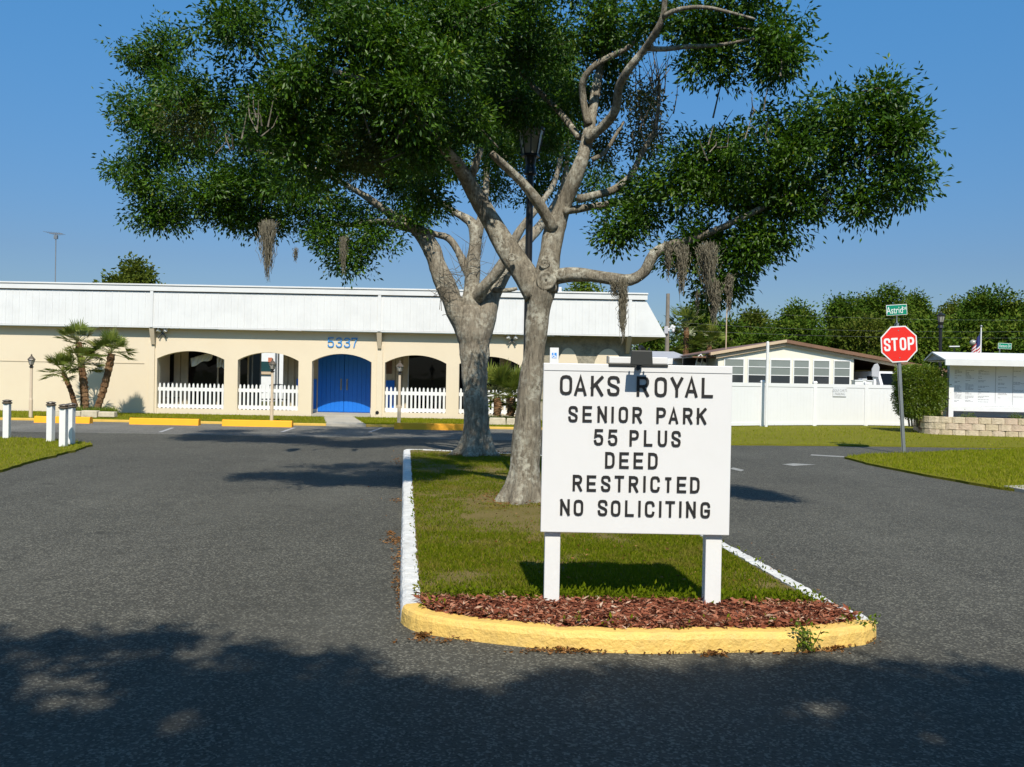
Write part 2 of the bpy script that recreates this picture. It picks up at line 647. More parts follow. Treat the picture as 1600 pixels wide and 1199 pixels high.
def scatter(poly, n):
    xs = [p[0] for p in poly]
    ys = [p[1] for p in poly]
    x = RNG.uniform(min(xs), max(xs), n)
    y = RNG.uniform(min(ys), max(ys), n)
    k = inpoly(x, y, poly)
    return x[k], y[k]


LAT = RNG.uniform(-1, 1, (256, 256))


def wavy(x, y, s, ph=0.0):
    """smooth lattice noise, about -1 to 1"""
    u, v = np.asarray(x) * s + 31.7 + ph, np.asarray(y) * s + 17.3 + ph * 2
    i, j = np.floor(u).astype(int), np.floor(v).astype(int)
    a, b = u - i, v - j
    a, b = a * a * (3 - 2 * a), b * b * (3 - 2 * b)
    g = lambda p, q_: LAT[p % 256, q_ % 256]
    return (g(i, j) * (1 - a) + g(i + 1, j) * a) * (1 - b) + (g(i, j + 1) * (1 - a) + g(i + 1, j + 1) * a) * b


def grass(name, poly, z, n, h, w, label, keep=0.0, mat='lawn_blade'):
    x, y = scatter(poly, n)
    if keep:
        k = (wavy(x, y, 0.9) * 0.5 + wavy(x, y, 2.3, 2) * 0.45 + wavy(x, y, 6.1, 5) * 0.35 + RNG.normal(size=len(x)) * 0.22) > -keep
        x, y = x[k], y[k]
    m = len(x)
    lo = np.stack([x, y, np.full(m, z - 0.005)], 1)
    ax = np.stack([RNG.normal(size=m) * 0.55, RNG.normal(size=m) * 0.55, np.ones(m)], 1)
    a = RNG.uniform(0, math.pi, m)
    sd = np.stack([np.cos(a), np.sin(a), np.zeros(m)], 1) * w * RNG.uniform(0.6, 1.3, m)[:, None]
    tip = lo + unit(ax) * (h * RNG.uniform(0.4, 1.25, m))[:, None]
    V = np.stack([lo - sd, lo + sd, tip], 1).reshape(-1, 3)
    F = np.arange(m * 3).reshape(-1, 3)
    o = build_np(name, V, F, mat, None, RNG.uniform(0, 1, m), 3)
    o['kind'] = 'stuff'
    o['label'] = label
    o['category'] = 'grass'
    return o


def smooth_line(pts, step):
    """Catmull-Rom through the points, resampled evenly"""
    pts = [Vector(p) for p in pts]
    out = []
    for i in range(len(pts) - 1):
        p0, p1, p2, p3 = pts[max(i - 1, 0)], pts[i], pts[i + 1], pts[min(i + 2, len(pts) - 1)]
        k = max(1, int((p2 - p1).length / step))
        for j in range(k):
            t = j / k
            out.append(0.5 * ((2 * p1) + (p2 - p0) * t + (2 * p0 - 5 * p1 + 4 * p2 - p3) * t * t + (3 * p1 - p0 - 3 * p2 + p3) * t ** 3))
    out.append(pts[-1])
    return out


# ------------------------------------------------------------------ ground
KZ = 0.11                                        # kerb and island height
T1Y = G(812, 786, KZ).y + 0.25                   # the two oaks
T2Y = G(745, 712, KZ).y + 0.3
gm = MB().slab([(-1500, -600), (1500, -600), (1500, 2500), (-1500, 2500)], -0.6, -0.03)
tag(build('ground', gm, 'far_ground'), kind='structure')
gm = MB().slab([(-60, -30), (60, -30), (60, 30), (-60, 30)], -0.3, 0.0)
tag(build('road', gm, 'asphalt'), kind='structure')
a0, a1 = G(-900, 668), G(1012, 690)
LX0, LX1 = -32.0, G(1012, 680).x
YK = 26.0                                        # line of the yellow kerb before the clubhouse
YA = 21.6                                        # front edge of the parking apron
ap = MB()
n = 60
fr = []
for i in range(n + 1):
    x = LX0 + (LX1 - LX0) * i / n
    fr.append((x, YA + 0.05 * math.sin(x * 1.3) + random.uniform(-0.02, 0.02) + 0.012 * x))
ap.slab(fr + [(LX1, YK), (LX0, YK)], -0.01, 0.004)
tag(build('parking_apron', ap, 'apron'), kind='structure')

# lawns: left corner, right tip, strip by the fence, strip by the clubhouse


def lawn(name, px, z, extra=None):
    pts = [G(x, y, z) for x, y in px]
    pts = [(p.x, p.y) for p in pts]
    if extra:
        pts += extra
    # counter-clockwise
    ar = sum(pts[i - 1][0] * pts[i][1] - pts[i][0] * pts[i - 1][1] for i in range(len(pts)))
    if ar < 0:
        pts.reverse()
    # roughen edges
    out = []
    for i in range(len(pts)):
        p, q = Vector(pts[i]), Vector(pts[(i + 1) % len(pts)])
        k = max(1, min(60, int((q - p).length / 0.25)))
        for j in range(k):
            s = p.lerp(q, j / k)
            out.append((s.x + random.uniform(-0.04, 0.04), s.y + random.uniform(-0.04, 0.04)))
    o = build(name, MB().slab(out, -0.02, z), 'lawn')
    tag(o, kind='structure')
    return pts


left_poly = lawn('lawn', [(-700, 680), (0, 683), (60, 685), (110, 688), (146, 693), (128, 700), (60, 718), (0, 734), (-120, 775), (-420, 860), (-800, 900)], 0.04)
right_poly = lawn('lawn', [(1322, 714), (1352, 709.5), (1420, 707.5), (1500, 704), (1600, 701), (1760, 701), (2300, 715), (2300, 830), (1700, 788), (1600, 766), (1560, 761), (1480, 747), (1400, 732), (1345, 721)], 0.04)
strip_poly = lawn('lawn', [(1012, 693), (1144, 694), (1300, 695), (1450, 697), (1600, 699), (2000, 703), (2400, 708), (2600, 660), (1012, 656)], 0.035)
cl_poly = [(LX0, YK + 0.12), (G(491, 671).x, YK + 0.12), (G(505, 650, .1).x, 30.3), (LX0, 30.3)]
cr_poly = [(G(556, 671).x, YK + 0.12), (LX1, YK + 0.12), (LX1, 30.3), (G(553, 650, .1).x, 30.3)]
for poly in (cl_poly, cr_poly):
    tag(build('lawn', MB().slab(poly, -0.02, 0.065), 'lawn'), kind='structure')
walk = [(G(489, 672).x, YK - 0.1), (G(556, 673).x, YK - 0.1), (G(553, 650, .1).x + .02, 30.35), (G(504, 650, .1).x - .02, 30.35)]
tag(build('entrance_path', MB().slab(walk, -0.02, 0.078), 'concrete'), kind='structure')
sw = [G(1568, 765), G(1720, 794), G(1780, 790), G(1640, 762)]
tag(build('pavement', MB().slab([(p.x, p.y) for p in sw], -0.02, 0.055), 'concrete'), kind='structure')
# yellow kerb in front of the clubhouse lawn
for x0, x1 in ((LX0, cl_poly[1][0]), (cr_poly[0][0], LX1)):
    tag(build('kerb', MB().bbox(x0, x1, YK, YK + 0.13, -0.02, 0.07), 'line_yellow', bevel=0.015), kind='structure')

grass('grass', left_poly, 0.04, 90000, 0.06, 0.006, 'rough short grass of the left corner lawn round the white bollards', 0.55)
grass('grass', [p for p in right_poly], 0.04, 170000, 0.07, 0.006, 'bright green grass of the lawn tip under the stop sign', 0.75)
grass('grass', strip_poly, 0.035, 110000, 0.07, 0.010, 'mown grass strip along the white vinyl fence and block wall', 0.6)
grass('grass', cl_poly, 0.065, 45000, 0.05, 0.010, 'grass strip in front of the clubhouse left of the entrance path', 0.6)
grass('grass', cr_poly, 0.065, 30000, 0.05, 0.010, 'grass strip in front of the clubhouse right of the entrance path', 0.6)

# road paint
for q in ([(1140, 733), (1146, 731), (1163, 735), (1158, 737)], [(1222, 726), (1240, 724.5), (1275, 726.5), (1240, 728.5)], [(1268, 710.5), (1320, 713.5), (1318, 715), (1266, 712)]):
    pts = [G(x, y) for x, y in q]
    mb = MB().add([(p.x, p.y, 0.004) for p in reversed(pts)], [(0, 1, 2, 3)])
    tag(build('road_marking', mb, 'worn_line'), kind='structure')
for px in (262, 452, 589):
    p, q = G(px - 12, 676), G(px + 8, 669)
    mb = MB().add([(p.x - .05, p.y, 0.009), (p.x + .05, p.y, 0.009), (q.x + .05, q.y, 0.009), (q.x - .05, q.y, 0.009)], [(0, 1, 2, 3)])
    tag(build('parking_line', mb, 'print_grey'), kind='structure')

# ------------------------------------------------------------------ traffic island with its kerb
left_e = [G(x, y, KZ) for x, y in ((630, 703), (629, 740), (628, 785), (626.5, 840), (625, 900), (626, 945))]
nose = [G(x, y, 0) for x, y in ((627, 974), (640, 984), (675, 993), (760, 1005), (870, 1016), (1000, 1022), (1150, 1020), (1260, 1018), (1325, 1012), (1352, 1008), (1366, 1002))]
right_e = [G(x, y, KZ) for x, y in ((1370, 969), (1352, 958), (1325, 949), (1280, 925), (1200, 881), (1130, 844))]
dirr = (right_e[-1] - right_e[0]).normalized()
right_e += [right_e[-1] + dirr * 3.0, right_e[-1] + dirr * (16.2 - right_e[-1].y) / dirr.y]
far = [right_e[-1] + Vector((-0.35, 0.35, 0)), Vector((left_e[0].x + 0.3, left_e[0].y + 0.25, 0))]
for p in left_e + nose + right_e + far:
    p.z = 0


def kerb(line, mat, w=0.125):
    L = smooth_line(line, 0.07)
    vs, fs = [], []
    for i, p in enumerate(L):
        t = (L[min(i + 1, len(L) - 1)] - L[max(i - 1, 0)]).normalized()
        inn = Vector((-t.y, t.x, 0))
        j = random.uniform(-0.006, 0.006)
        h = KZ + random.uniform(-0.004, 0.004)
        for d, z in ((0, -0.03), (0.006 + j, h - 0.035), (0.016 + j, h - 0.01), (0.035 + j, h), (w + random.uniform(-0.008, 0.012), h), (w, 0.0)):
            q = p + inn * d
            vs.append((q.x, q.y, z))
    k = 6
    for i in range(len(L) - 1):
        for a in range(k - 1):
            fs.append((i * k + a, (i + 1) * k + a, (i + 1) * k + a + 1, i * k + a + 1))
    fs.append(tuple(range(k)))
    fs.append(tuple(range((len(L) - 1) * k + k - 1, (len(L) - 1) * k - 1, -1)))
    return tag(build('kerb', MB().add(vs, fs), mat, smooth=False), kind='structure'), L


_, l1 = kerb(left_e, 'kerb_white')
_, l2 = kerb([left_e[-1]] + nose + [right_e[0]], 'kerb_yellow')
_, l3 = kerb(right_e, 'kerb_white')
_, l4 = kerb([right_e[-1]] + far + [left_e[0]], 'kerb_white')
ring = l1 + l2[1:] + l3[1:] + l4[1:-1]
isl = []
for i, p in enumerate(ring):
    t = (ring[(i + 1) % len(ring)] - ring[i - 1]).normalized()
    isl.append((p.x - t.y * 0.115, p.y + t.x * 0.115))
tag(build('traffic_island', MB().slab(isl, -0.02, KZ - 0.012), 'island_soil'), kind='structure')
YM = G(900, 938, KZ).y                               # back edge of the mulch
isl_np = isl
mul = [(p[0], p[1]) for p in isl if p[1] < YM]
mul_s = sorted(mul, key=lambda p: p[0])
mulch_poly = mul
ym = MB().slab([p for p in mul], 0.0, KZ - 0.004)
tag(build('mulch_bed', ym, 'mulch_bed'), kind='structure')


def chips():
    x, y = scatter(mulch_poly, 24000)
    m = len(x)
    bump_ = 0.03 * (1 - np.clip((y - y.min()) / (y.max() - y.min()), 0, 1)) * 0
    pos = np.stack([x, y, KZ + RNG.uniform(-0.005, 0.035, m) + bump_], 1)
    a = RNG.uniform(0, 2 * math.pi, m)
    ax = np.stack([np.cos(a), np.sin(a), RNG.normal(size=m) * 0.28], 1)
    L = 0.012 + 0.055 * RNG.uniform(0, 1, m) ** 2
    V, F = leaf_geo(pos, ax, L, L * RNG.uniform(0.15, 0.4, m), 0.4)
    o = build_np('mulch_chips', V, F, 'mulch_chip', None, RNG.uniform(0, 1, m))
    tag(o, 'red brown bark mulch chips under the white park sign', 'mulch', kind='stuff')


chips()
cxi = sum(p[0] for p in isl) / len(isl)
gpoly = [(p[0] + (0.03 if p[0] < cxi else -0.04), p[1]) for p in isl if p[1] >= YM - 0.05]
grass('grass', gpoly, KZ - 0.01, 260000, 0.032, 0.0046, 'patchy sunlit grass of the traffic island round the oak trunks', 0.20, 'grass_blade')
grass('grass', [(p[0], p[1]) for p in gpoly if p[1] < 8.3], KZ - 0.01, 60000, 0.034, 0.0048, 'dense low weeds and grass behind the white park sign', 0.05, 'grass_blade')
# weed leaves fringing the bed and the inner kerb
def fringe():
    pts = []
    for p in isl:
        if p[1] < 12:
            for k in range(5):
                if random.random() < 0.16:
                    pts.append((p[0] + random.gauss(0, 0.03), p[1] + random.gauss(0.0, 0.04), KZ + random.uniform(0, 0.03)))
    for k in range(700):
        x = random.uniform(-0.6, 2.1)
        pts.append((x, YM + random.gauss(0.05, 0.07), KZ + random.uniform(0, 0.025)))
    c = np.array(pts)
    c = c[inpoly(c[:, 0], c[:, 1], isl)]
    V, F, R = sprays(c, np.tile([[0, 0, 0.8]], (len(c), 1)), 5, 0.02, 0.035, 0.45, 0.0)
    tag(build_np('ground_cover', V, F, 'grass_blade', None, R * 0.8), 'low leafy weeds fringing the mulch and the inner kerb', 'weeds', kind='stuff')


fringe()


def litter():
    pos = []
    for px, py, rx, ry, n_ in ((611, 835, 9, 3, 60), (617, 846, 14, 5, 110), (622, 880, 6, 30, 90), (621, 915, 6, 25, 90), (620, 783, 8, 3, 40), (622, 720, 8, 12, 70), (625, 950, 4, 12, 30),
                               (660, 996, 10, 4, 90), (880, 1019, 55, 3, 200), (1290, 1014, 30, 5, 260), (1345, 1003, 20, 3, 120), (1120, 1024, 15, 3, 70), (1100, 1022, 200, 2, 120), (700, 1003, 60, 4, 60),
                               (600, 760, 30, 40, 16)):
        for _ in range(n_):
            p = G(px + random.gauss(0, 0.6) * rx, py + random.gauss(0, 0.6) * ry)
            pos.append((p.x, p.y, 0.006 + random.random() * 0.012))
    for _ in range(160):
        pos.append((random.uniform(-0.4, 2.2), random.uniform(6.0, 9.5), KZ + 0.02))
    for cx_, cy_ in ((G(812, 786, KZ).x, T1Y), (G(745, 712, KZ).x, T2Y)):
        for _ in range(420):
            a_, r_ = random.uniform(0, 6.28), .3 + abs(random.gauss(0, .35))
            pos.append((cx_ + math.cos(a_) * r_, cy_ + math.sin(a_) * r_, KZ + random.uniform(.0, .03)))
    pos = np.array(pos)
    a = RNG.uniform(0, 6.28, len(pos))
    ax = np.stack([np.cos(a), np.sin(a), RNG.normal(size=len(a)) * 0.2], 1)
    L = RNG.uniform(0.012, 0.04, len(a))
    V, F = leaf_geo(pos, ax, L, L * 0.4, 0.5)
    tag(build_np('fallen_leaves', V, F, 'dry_leaf', None, RNG.uniform(0, 1, len(a))), 'brown fallen leaves gathered along the island kerb', 'leaves', kind='stuff')


litter()


def weed(px, py, h, lab, nst=4):
    b = G(px, py)
    o = thing('weed', lab, 'weed', b, 'weeds at the foot of the yellow kerb')
    st, parts = MB(), []
    for i in range(nst):
        a = random.uniform(0, 6.28)
        tip = b + Vector((math.cos(a) * h * 0.35, math.sin(a) * h * 0.2 - 0.02, h * random.uniform(0.6, 1.0)))
        st.tube([b, b.lerp(tip, 0.5) + Vector((0.01, 0, 0)), tip], [0.003, 0.0025, 0.0015], 5)
        for t in np.linspace(0.25, 1, 6):
            parts.append(np.array(b.lerp(tip, float(t))))
    c = np.array(parts)
    V, F, R = sprays(c, np.tile([[0, -0.3, 0.3]], (len(c), 1)), 4, 0.012, 0.03, 0.6, 0.0)
    build('stem', st, 'petiole', o)
    build_np('leaves', V, F, 'hedge_leaf', o, R)


weed(1262, 1019, 0.20, 'tallest weed growing out of the gutter against the yellow kerb', 5)
weed(1333, 1004, 0.14, 'thin weed at the right end of the yellow kerb', 3)
weed(1353, 998, 0.13, 'bushy weed nearest the rounded corner of the yellow kerb', 4)

# ------------------------------------------------------------------ stroke lettering
S_ = [(1, .77), (.95, .91), (.8, .985), (.5, 1), (.2, .985), (.05, .91), (0, .77), (.05, .64), (.25, .555), (.75, .445), (.95, .36), (1, .24), (.95, .09), (.8, .015), (.5, 0), (.2, .015), (.05, .09), (0, .23)]
O_ = [(.5, 1), (.8, .97), (.96, .87), (1, .72), (1, .28), (.96, .13), (.8, .03), (.5, 0), (.2, .03), (.04, .13), (0, .28), (0, .72), (.04, .87), (.2, .97)]
GL = {
    'O': [(O_, True)],
    'A': [([(0, 0), (.5, 1), (1, 0)], False), ([(.2, .27), (.8, .27)], False)],
    'K': [([(0, 0), (0, 1)], False), ([(1, 1), (0, .40)], False), ([(.36, .60), (1, 0)], False)],
    'S': [(S_, False)],
    'R': [([(0, 0), (0, 1)], False), ([(.1, 1), (.62, 1), (.88, .95), (1, .83), (1, .68), (.88, .55), (.62, .49), (.1, .49)], False), ([(.52, .48), (1, 0)], False)],
    'P': [([(0, 0), (0, 1)], False), ([(.1, 1), (.62, 1), (.88, .95), (1, .82), (1, .66), (.88, .52), (.62, .46), (.1, .46)], False)],
    'Y': [([(0, 1), (.5, .45), (.5, 0)], False), ([(1, 1), (.5, .44)], False)],
    'L': [([(0, 1), (0, 0), (1, 0)], False)],
    'E': [([(1, 1), (0, 1), (0, 0), (1, 0)], False), ([(0, .5), (.9, .5)], False)],
    'N': [([(0, 0), (0, 1)], False), ([(0, 1), (1, 0)], False), ([(1, 0), (1, 1)], False)],
    'I': [([(.5, 0), (.5, 1)], False)],
    '5': [([(.95, 1), (.08, 1), (.02, .55), (.3, .62), (.65, .62), (.92, .53), (1, .36), (1, .24), (.92, .07), (.65, 0), (.3, 0), (.08, .07), (0, .2)], False)],
    'U': [([(0, 1), (0, .28), (.06, .11), (.25, .01), (.5, 0), (.75, .01), (.94, .11), (1, .28), (1, 1)], False)],
    'D': [([(0, 0), (0, 1), (.55, 1), (.86, .94), (1, .76), (1, .24), (.86, .06), (.55, 0)], True)],
    'T': [([(0, 1), (1, 1)], False), ([(.5, 1), (.5, 0)], False)],
    'C': [([(1, .78), (.95, .9), (.8, .985), (.5, 1), (.2, .975), (.04, .87), (0, .72), (0, .28), (.04, .13), (.2, .025), (.5, 0), (.8, .015), (.95, .1), (1, .22)], False)],
    'G': [([(1, .78), (.95, .9), (.8, .985), (.5, 1), (.2, .975), (.04, .87), (0, .72), (0, .28), (.04, .13), (.2, .025), (.5, 0), (.8, .015), (.96, .1), (1, .22), (1, .45), (.55, .45)], False)],
    '3': [([(0, .85), (.15, .96), (.4, 1), (.7, .98), (.92, .88), (.95, .74), (.85, .6), (.6, .54), (.35, .53)], False), ([(.6, .535), (.9, .45), (1, .28), (.93, .1), (.7, .01), (.4, 0), (.12, .05), (0, .17)], False)],
    '7': [([(0, .86), (0, 1), (1, 1), (.6, .5), (.4, 0)], False)],
    'M': [([(0, 0), (0, 1)], False), ([(0, 1), (.5, .3), (1, 1)], False), ([(1, 1), (1, 0)], False)],
    'F': [([(1, 1), (0, 1), (0, 0)], False), ([(0, .5), (.85, .5)], False)],
}


def letter(ch, cx, cz, w, h, s, yf, yb, mat, parent, name='letter'):
    mb = MB()
    hs = s / 2
    for i, (ln, cl) in enumerate(GL[ch]):
        pts = [(cx - w / 2 + hs + x * (w - s), cz - h / 2 + hs + z * (h - s)) for x, z in ln]
        mb.ribbon(pts, hs, yf - 0.0006 * i, yb, cl)
    o = build(name, mb, mat, parent)
    return o


# ------------------------------------------------------------------ the park sign
SY = G(985, 945, KZ).y                            # depth of the posts
tl, tr, bl_ = P(849.5, 567, SY - 0.06), P(1144.5, 573, SY - 0.06), P(845, 831, SY - 0.06)
SW, SH = (tr - tl).length, (tl - bl_).length
sx0, sz1 = tl.x, (tl.z + tr.z) / 2
sign = thing('park_sign', 'large white wooden park sign with raised black letters standing in the mulch', 'sign', ((tl.x + tr.x) / 2, SY, KZ))
yf = SY - 0.065                                   # front face of the board
build('board', MB().bbox(sx0, sx0 + SW, yf, yf + 0.03, sz1 - SH, sz1), 'sign_white', sign, bevel=0.004)
for x0p, x1p in ((850, 874), (1100, 1125)):
    xa, xb = P(x0p, 900, SY).x, P(x1p, 900, SY).x
    build('post', MB().bbox(xa, xb, yf + 0.031, yf + 0.031 + 0.09, 0.0, sz1 - 0.06), 'white_paint', sign, bevel=0.004)
trim = MB()
trim.bbox(sx0 + .004, sx0 + SW - .004, yf - 0.004, yf - 0.0005, sz1 - 0.045, sz1 - 0.003)
build('top_rail', trim, 'sign_white', sign)
ZK = 1261.0 / SW
ROWS = [
    (145, 132, 82, 19.5, 'OAKSROYAL', (151, 249, 359, 468, 664, 784, 891, 989, 1094)),
    (336, 107, 63, 17, 'SENIORPARK', (203, 297, 396, 467, 538, 630, 789, 873, 967, 1060)),
    (489, 107, 62, 17, '55PLUS', (376, 470, 612, 707, 801, 892)),
    (640, 108, 64, 17, 'DEED', (454, 548, 643, 741)),
    (797, 107, 63, 17, 'RESTRICTED', (240, 334, 430, 519, 615, 687, 759, 847, 936, 1025)),
    (961, 107, 64, 17, 'NOSOLICITING', (159, 250, 412, 498, 591, 658, 725, 796, 862, 930, 1002, 1096)),
]
for v_, h_, w_, s_, txt, us in ROWS:
    for k, (ch, u_) in enumerate(zip(txt, us)):
        hh, ww, vv = h_, w_, v_
        if ch == 'T' and txt == 'RESTRICTED' and k == 7:
            hh, ww, vv = 100, 42, v_ + 2
        if ch == 'I':
            ww = s_
        if ch == 'L':
            ww *= 0.93
        letter(ch, sx0 + u_ / ZK + random.uniform(-.001, .001), sz1 - vv / ZK + random.uniform(-.0012, .0012), ww / ZK, hh / ZK, s_ * .95 / ZK, yf - 0.006, yf + 0.001, 'letter_black', sign)

# solar lamp over the sign: wings on the top edge, the housing held out in front
LB = yf - 0.01
LY = yf - 0.135


def lx(px, py, Y=None):
    p = P(px, py, Y or LB)
    return p.x, p.z


lamp = thing('sign_light', 'black solar sign light with white wing panels clamped over the top of the park sign', 'lamp', P(998, 575, LB))
xa, xb = lx(951, 573)[0], lx(1044, 568)[0]
zb_ = lx(998, 570.5)[1]
build('light_bar', MB().bbox(xa, xb, yf - 0.012, yf + 0.045, zb_ - 0.010, zb_ + 0.008), 'lamp_housing', lamp, bevel=0.003)
wz0, wz1 = zb_ + 0.009, lx(968, 557.5)[1]
for p0, p1 in ((952, 986), (1018, 1043.5)):
    x_0, x_1 = lx(p0, 565)[0], lx(p1, 565)[0]
    build('wing_panel', MB().bbox(x_0, x_1, yf - 0.004, yf + 0.03, wz0, wz1), 'sign_white', lamp, bevel=0.003)
xe = lx(950.5, 560)[0]
build('end_cap', MB().bbox(xe - 0.006, xe + 0.002, yf - 0.003, yf + 0.04, wz0 - 0.002, wz1 + 0.004), 'grey_metal', lamp)
hx0, hx1 = lx(985, 560, LY)[0], lx(1020, 560, LY)[0]
hz0_, hz1 = lx(1002, 571, LY)[1], lx(1002, 548, LY)[1]
cxm = (hx0 + hx1) / 2
build('housing', MB().box((cxm, LY, (hz0_ + hz1) / 2), (hx1 - hx0, 0.022, hz1 - hz0_), None, 0.92), 'lamp_housing', lamp, bevel=0.004)
for dx in (-.045, .045):
    build('clip', MB().tube([(cxm + dx, LY, hz1 - .002), (cxm + dx, LY + .004, hz1 + .018)], .006, 6), 'black_metal', lamp)
mb = MB().tube([(cxm + .012, LY + .02, hz1 + .004), (cxm + .014, LB + .02, hz1 + .022)], .017, 10)
build('knuckle', mb, 'black_metal', lamp)
build('joint', MB().tube([(cxm - .03, LB - .01, wz1 + .006), (cxm - .035, LB + .02, wz1 + .03)], .013, 8), 'black_metal', lamp)
build('arm', MB().bbox(cxm - .011, cxm + .011, LY + .012, LB + .03, wz1 + .002, wz1 + .02), 'lamp_housing', lamp)
build('bracket', MB().bbox(cxm - .05, cxm + .06, LB - .004, LB + .06, wz0, wz1 + .001), 'lamp_housing', lamp, bevel=.003)
build('swivel', MB().tube([(cxm - .005, LB - .03, zb_ - .012), (cxm - .005, LB + .006, zb_ - .016)], .02, 6), 'lamp_housing', lamp)

# ------------------------------------------------------------------ oak trees


def limb_pts(spec, Y):
    """(px, py, radius px, dY) -> smooth centre line and radii"""
    pts = [P(a, b, Y + (d[0] if d else 0)) for a, b, r, *d in spec]
    rad = [r * (1.0 if r > 19 else .93) * (Y + (d[0] if d else 0)) / FPX for a, b, r, *d in spec]
    line, rr = [], []
    for i in range(len(pts) - 1):
        p0, p1, p2, p3 = pts[max(i - 1, 0)], pts[i], pts[i + 1], pts[min(i + 2, len(pts) - 1)]
        k = max(3, int((p2 - p1).length / 0.07))
        for j in range(k):
            t = j / k
            line.append(0.5 * ((2 * p1) + (p2 - p0) * t + (2 * p0 - 5 * p1 + 4 * p2 - p3) * t * t + (3 * p1 - p0 - 3 * p2 + p3) * t ** 3))
            rr.append(rad[i] * (1 - t) + rad[i + 1] * t)
    line.append(pts[-1])
    rr.append(rad[-1])
    rr = [r * (1 + 0.05 * math.sin(i * 0.9 + r * 50) + random.uniform(-.02, .02)) for i, r in enumerate(rr)]
    return line, rr


def tapered(line, rr, n=14, lump=0.05):
    mb = MB()
    ph = [random.uniform(0, 6.28) for _ in range(4)]
    pts = line
    vs, fs = [], []
    side = None
    for i, p in enumerate(pts):
        t = (pts[min(i + 1, len(pts) - 1)] - pts[max(i - 1, 0)]).normalized()
        if side is None:
            side = t.cross(Vector((0.2, 1, 0.1))).normalized()
        side = (side - t * side.dot(t)).normalized()
        up = t.cross(side)
        for k in range(n):
            an = 2 * math.pi * k / n
            r = rr[i] * (1 + lump * math.sin(2 * an + ph[0] + i * 0.11) + lump * 0.7 * math.sin(3 * an + ph[1] - i * 0.17) + random.uniform(-1, 1) * lump * 0.5)
            vs.append(p + side * math.cos(an) * r + up * math.sin(an) * r)
    for i in range(len(pts) - 1):
        for k in range(n):
            k2 = (k + 1) % n
            fs.append((i * n + k, i * n + k2, (i + 1) * n + k2, (i + 1) * n + k))
    fs.append(tuple(range(n - 1, -1, -1)))
    fs.append(tuple((len(pts) - 1) * n + k for k in range(n)))
    return mb.add(vs, fs)


oak1 = thing('oak_tree', 'nearer oak with a slim leaning trunk right behind the park sign', 'tree', P(815, 788, T1Y), 'oaks on the traffic island')
oak2 = thing('oak_tree', 'farther oak with a stout three-forked trunk at the back of the island', 'tree', P(745, 714, T2Y), 'oaks on the traffic island')


def trunk(spec, Y, root, mat, flare, name='trunk', n=60, lump=0.05, slim=0.94):
    line, rr = limb_pts(spec, Y)
    mb = MB()
    ph = random.uniform(0, 6.28)
    vs, fs = [], []
    for i, p in enumerate(line):
        hgt = max(0.0, p.z - KZ)
        fl = math.exp(-hgt / 0.16)
        for k in range(n):
            an = 2 * math.pi * k / n
            r = slim * rr[i] * (1 + flare * fl * (0.5 + 0.62 * max(-.6, math.sin(5 * an + ph + .6 * math.sin(2 * an)))) + lump * math.sin(2 * an + ph + i * .05) + 0.02 * math.sin(7 * an + i * 0.3) + 0.028 * math.sin(17 * an + 1.8 * math.sin(i * .21 + ph)) * math.sin(i * .37 + 4 * an) + 0.022 * math.sin(26 * an + 2.2 * math.sin(i * .33)) + random.uniform(-.018, .018))
            vs.append(p + Vector((math.cos(an) * r, math.sin(an) * r, 0)))
    for i in range(len(line) - 1):
        for k in range(n):
            k2 = (k + 1) % n
            fs.append((i * n + k, i * n + k2, (i + 1) * n + k2, (i + 1) * n + k))
    fs.append(tuple(range(n - 1, -1, -1)))
    fs.append(tuple((len(line) - 1) * n + k for k in range(n)))
    return build(name, mb.add(vs, fs), mat, root, smooth=True)


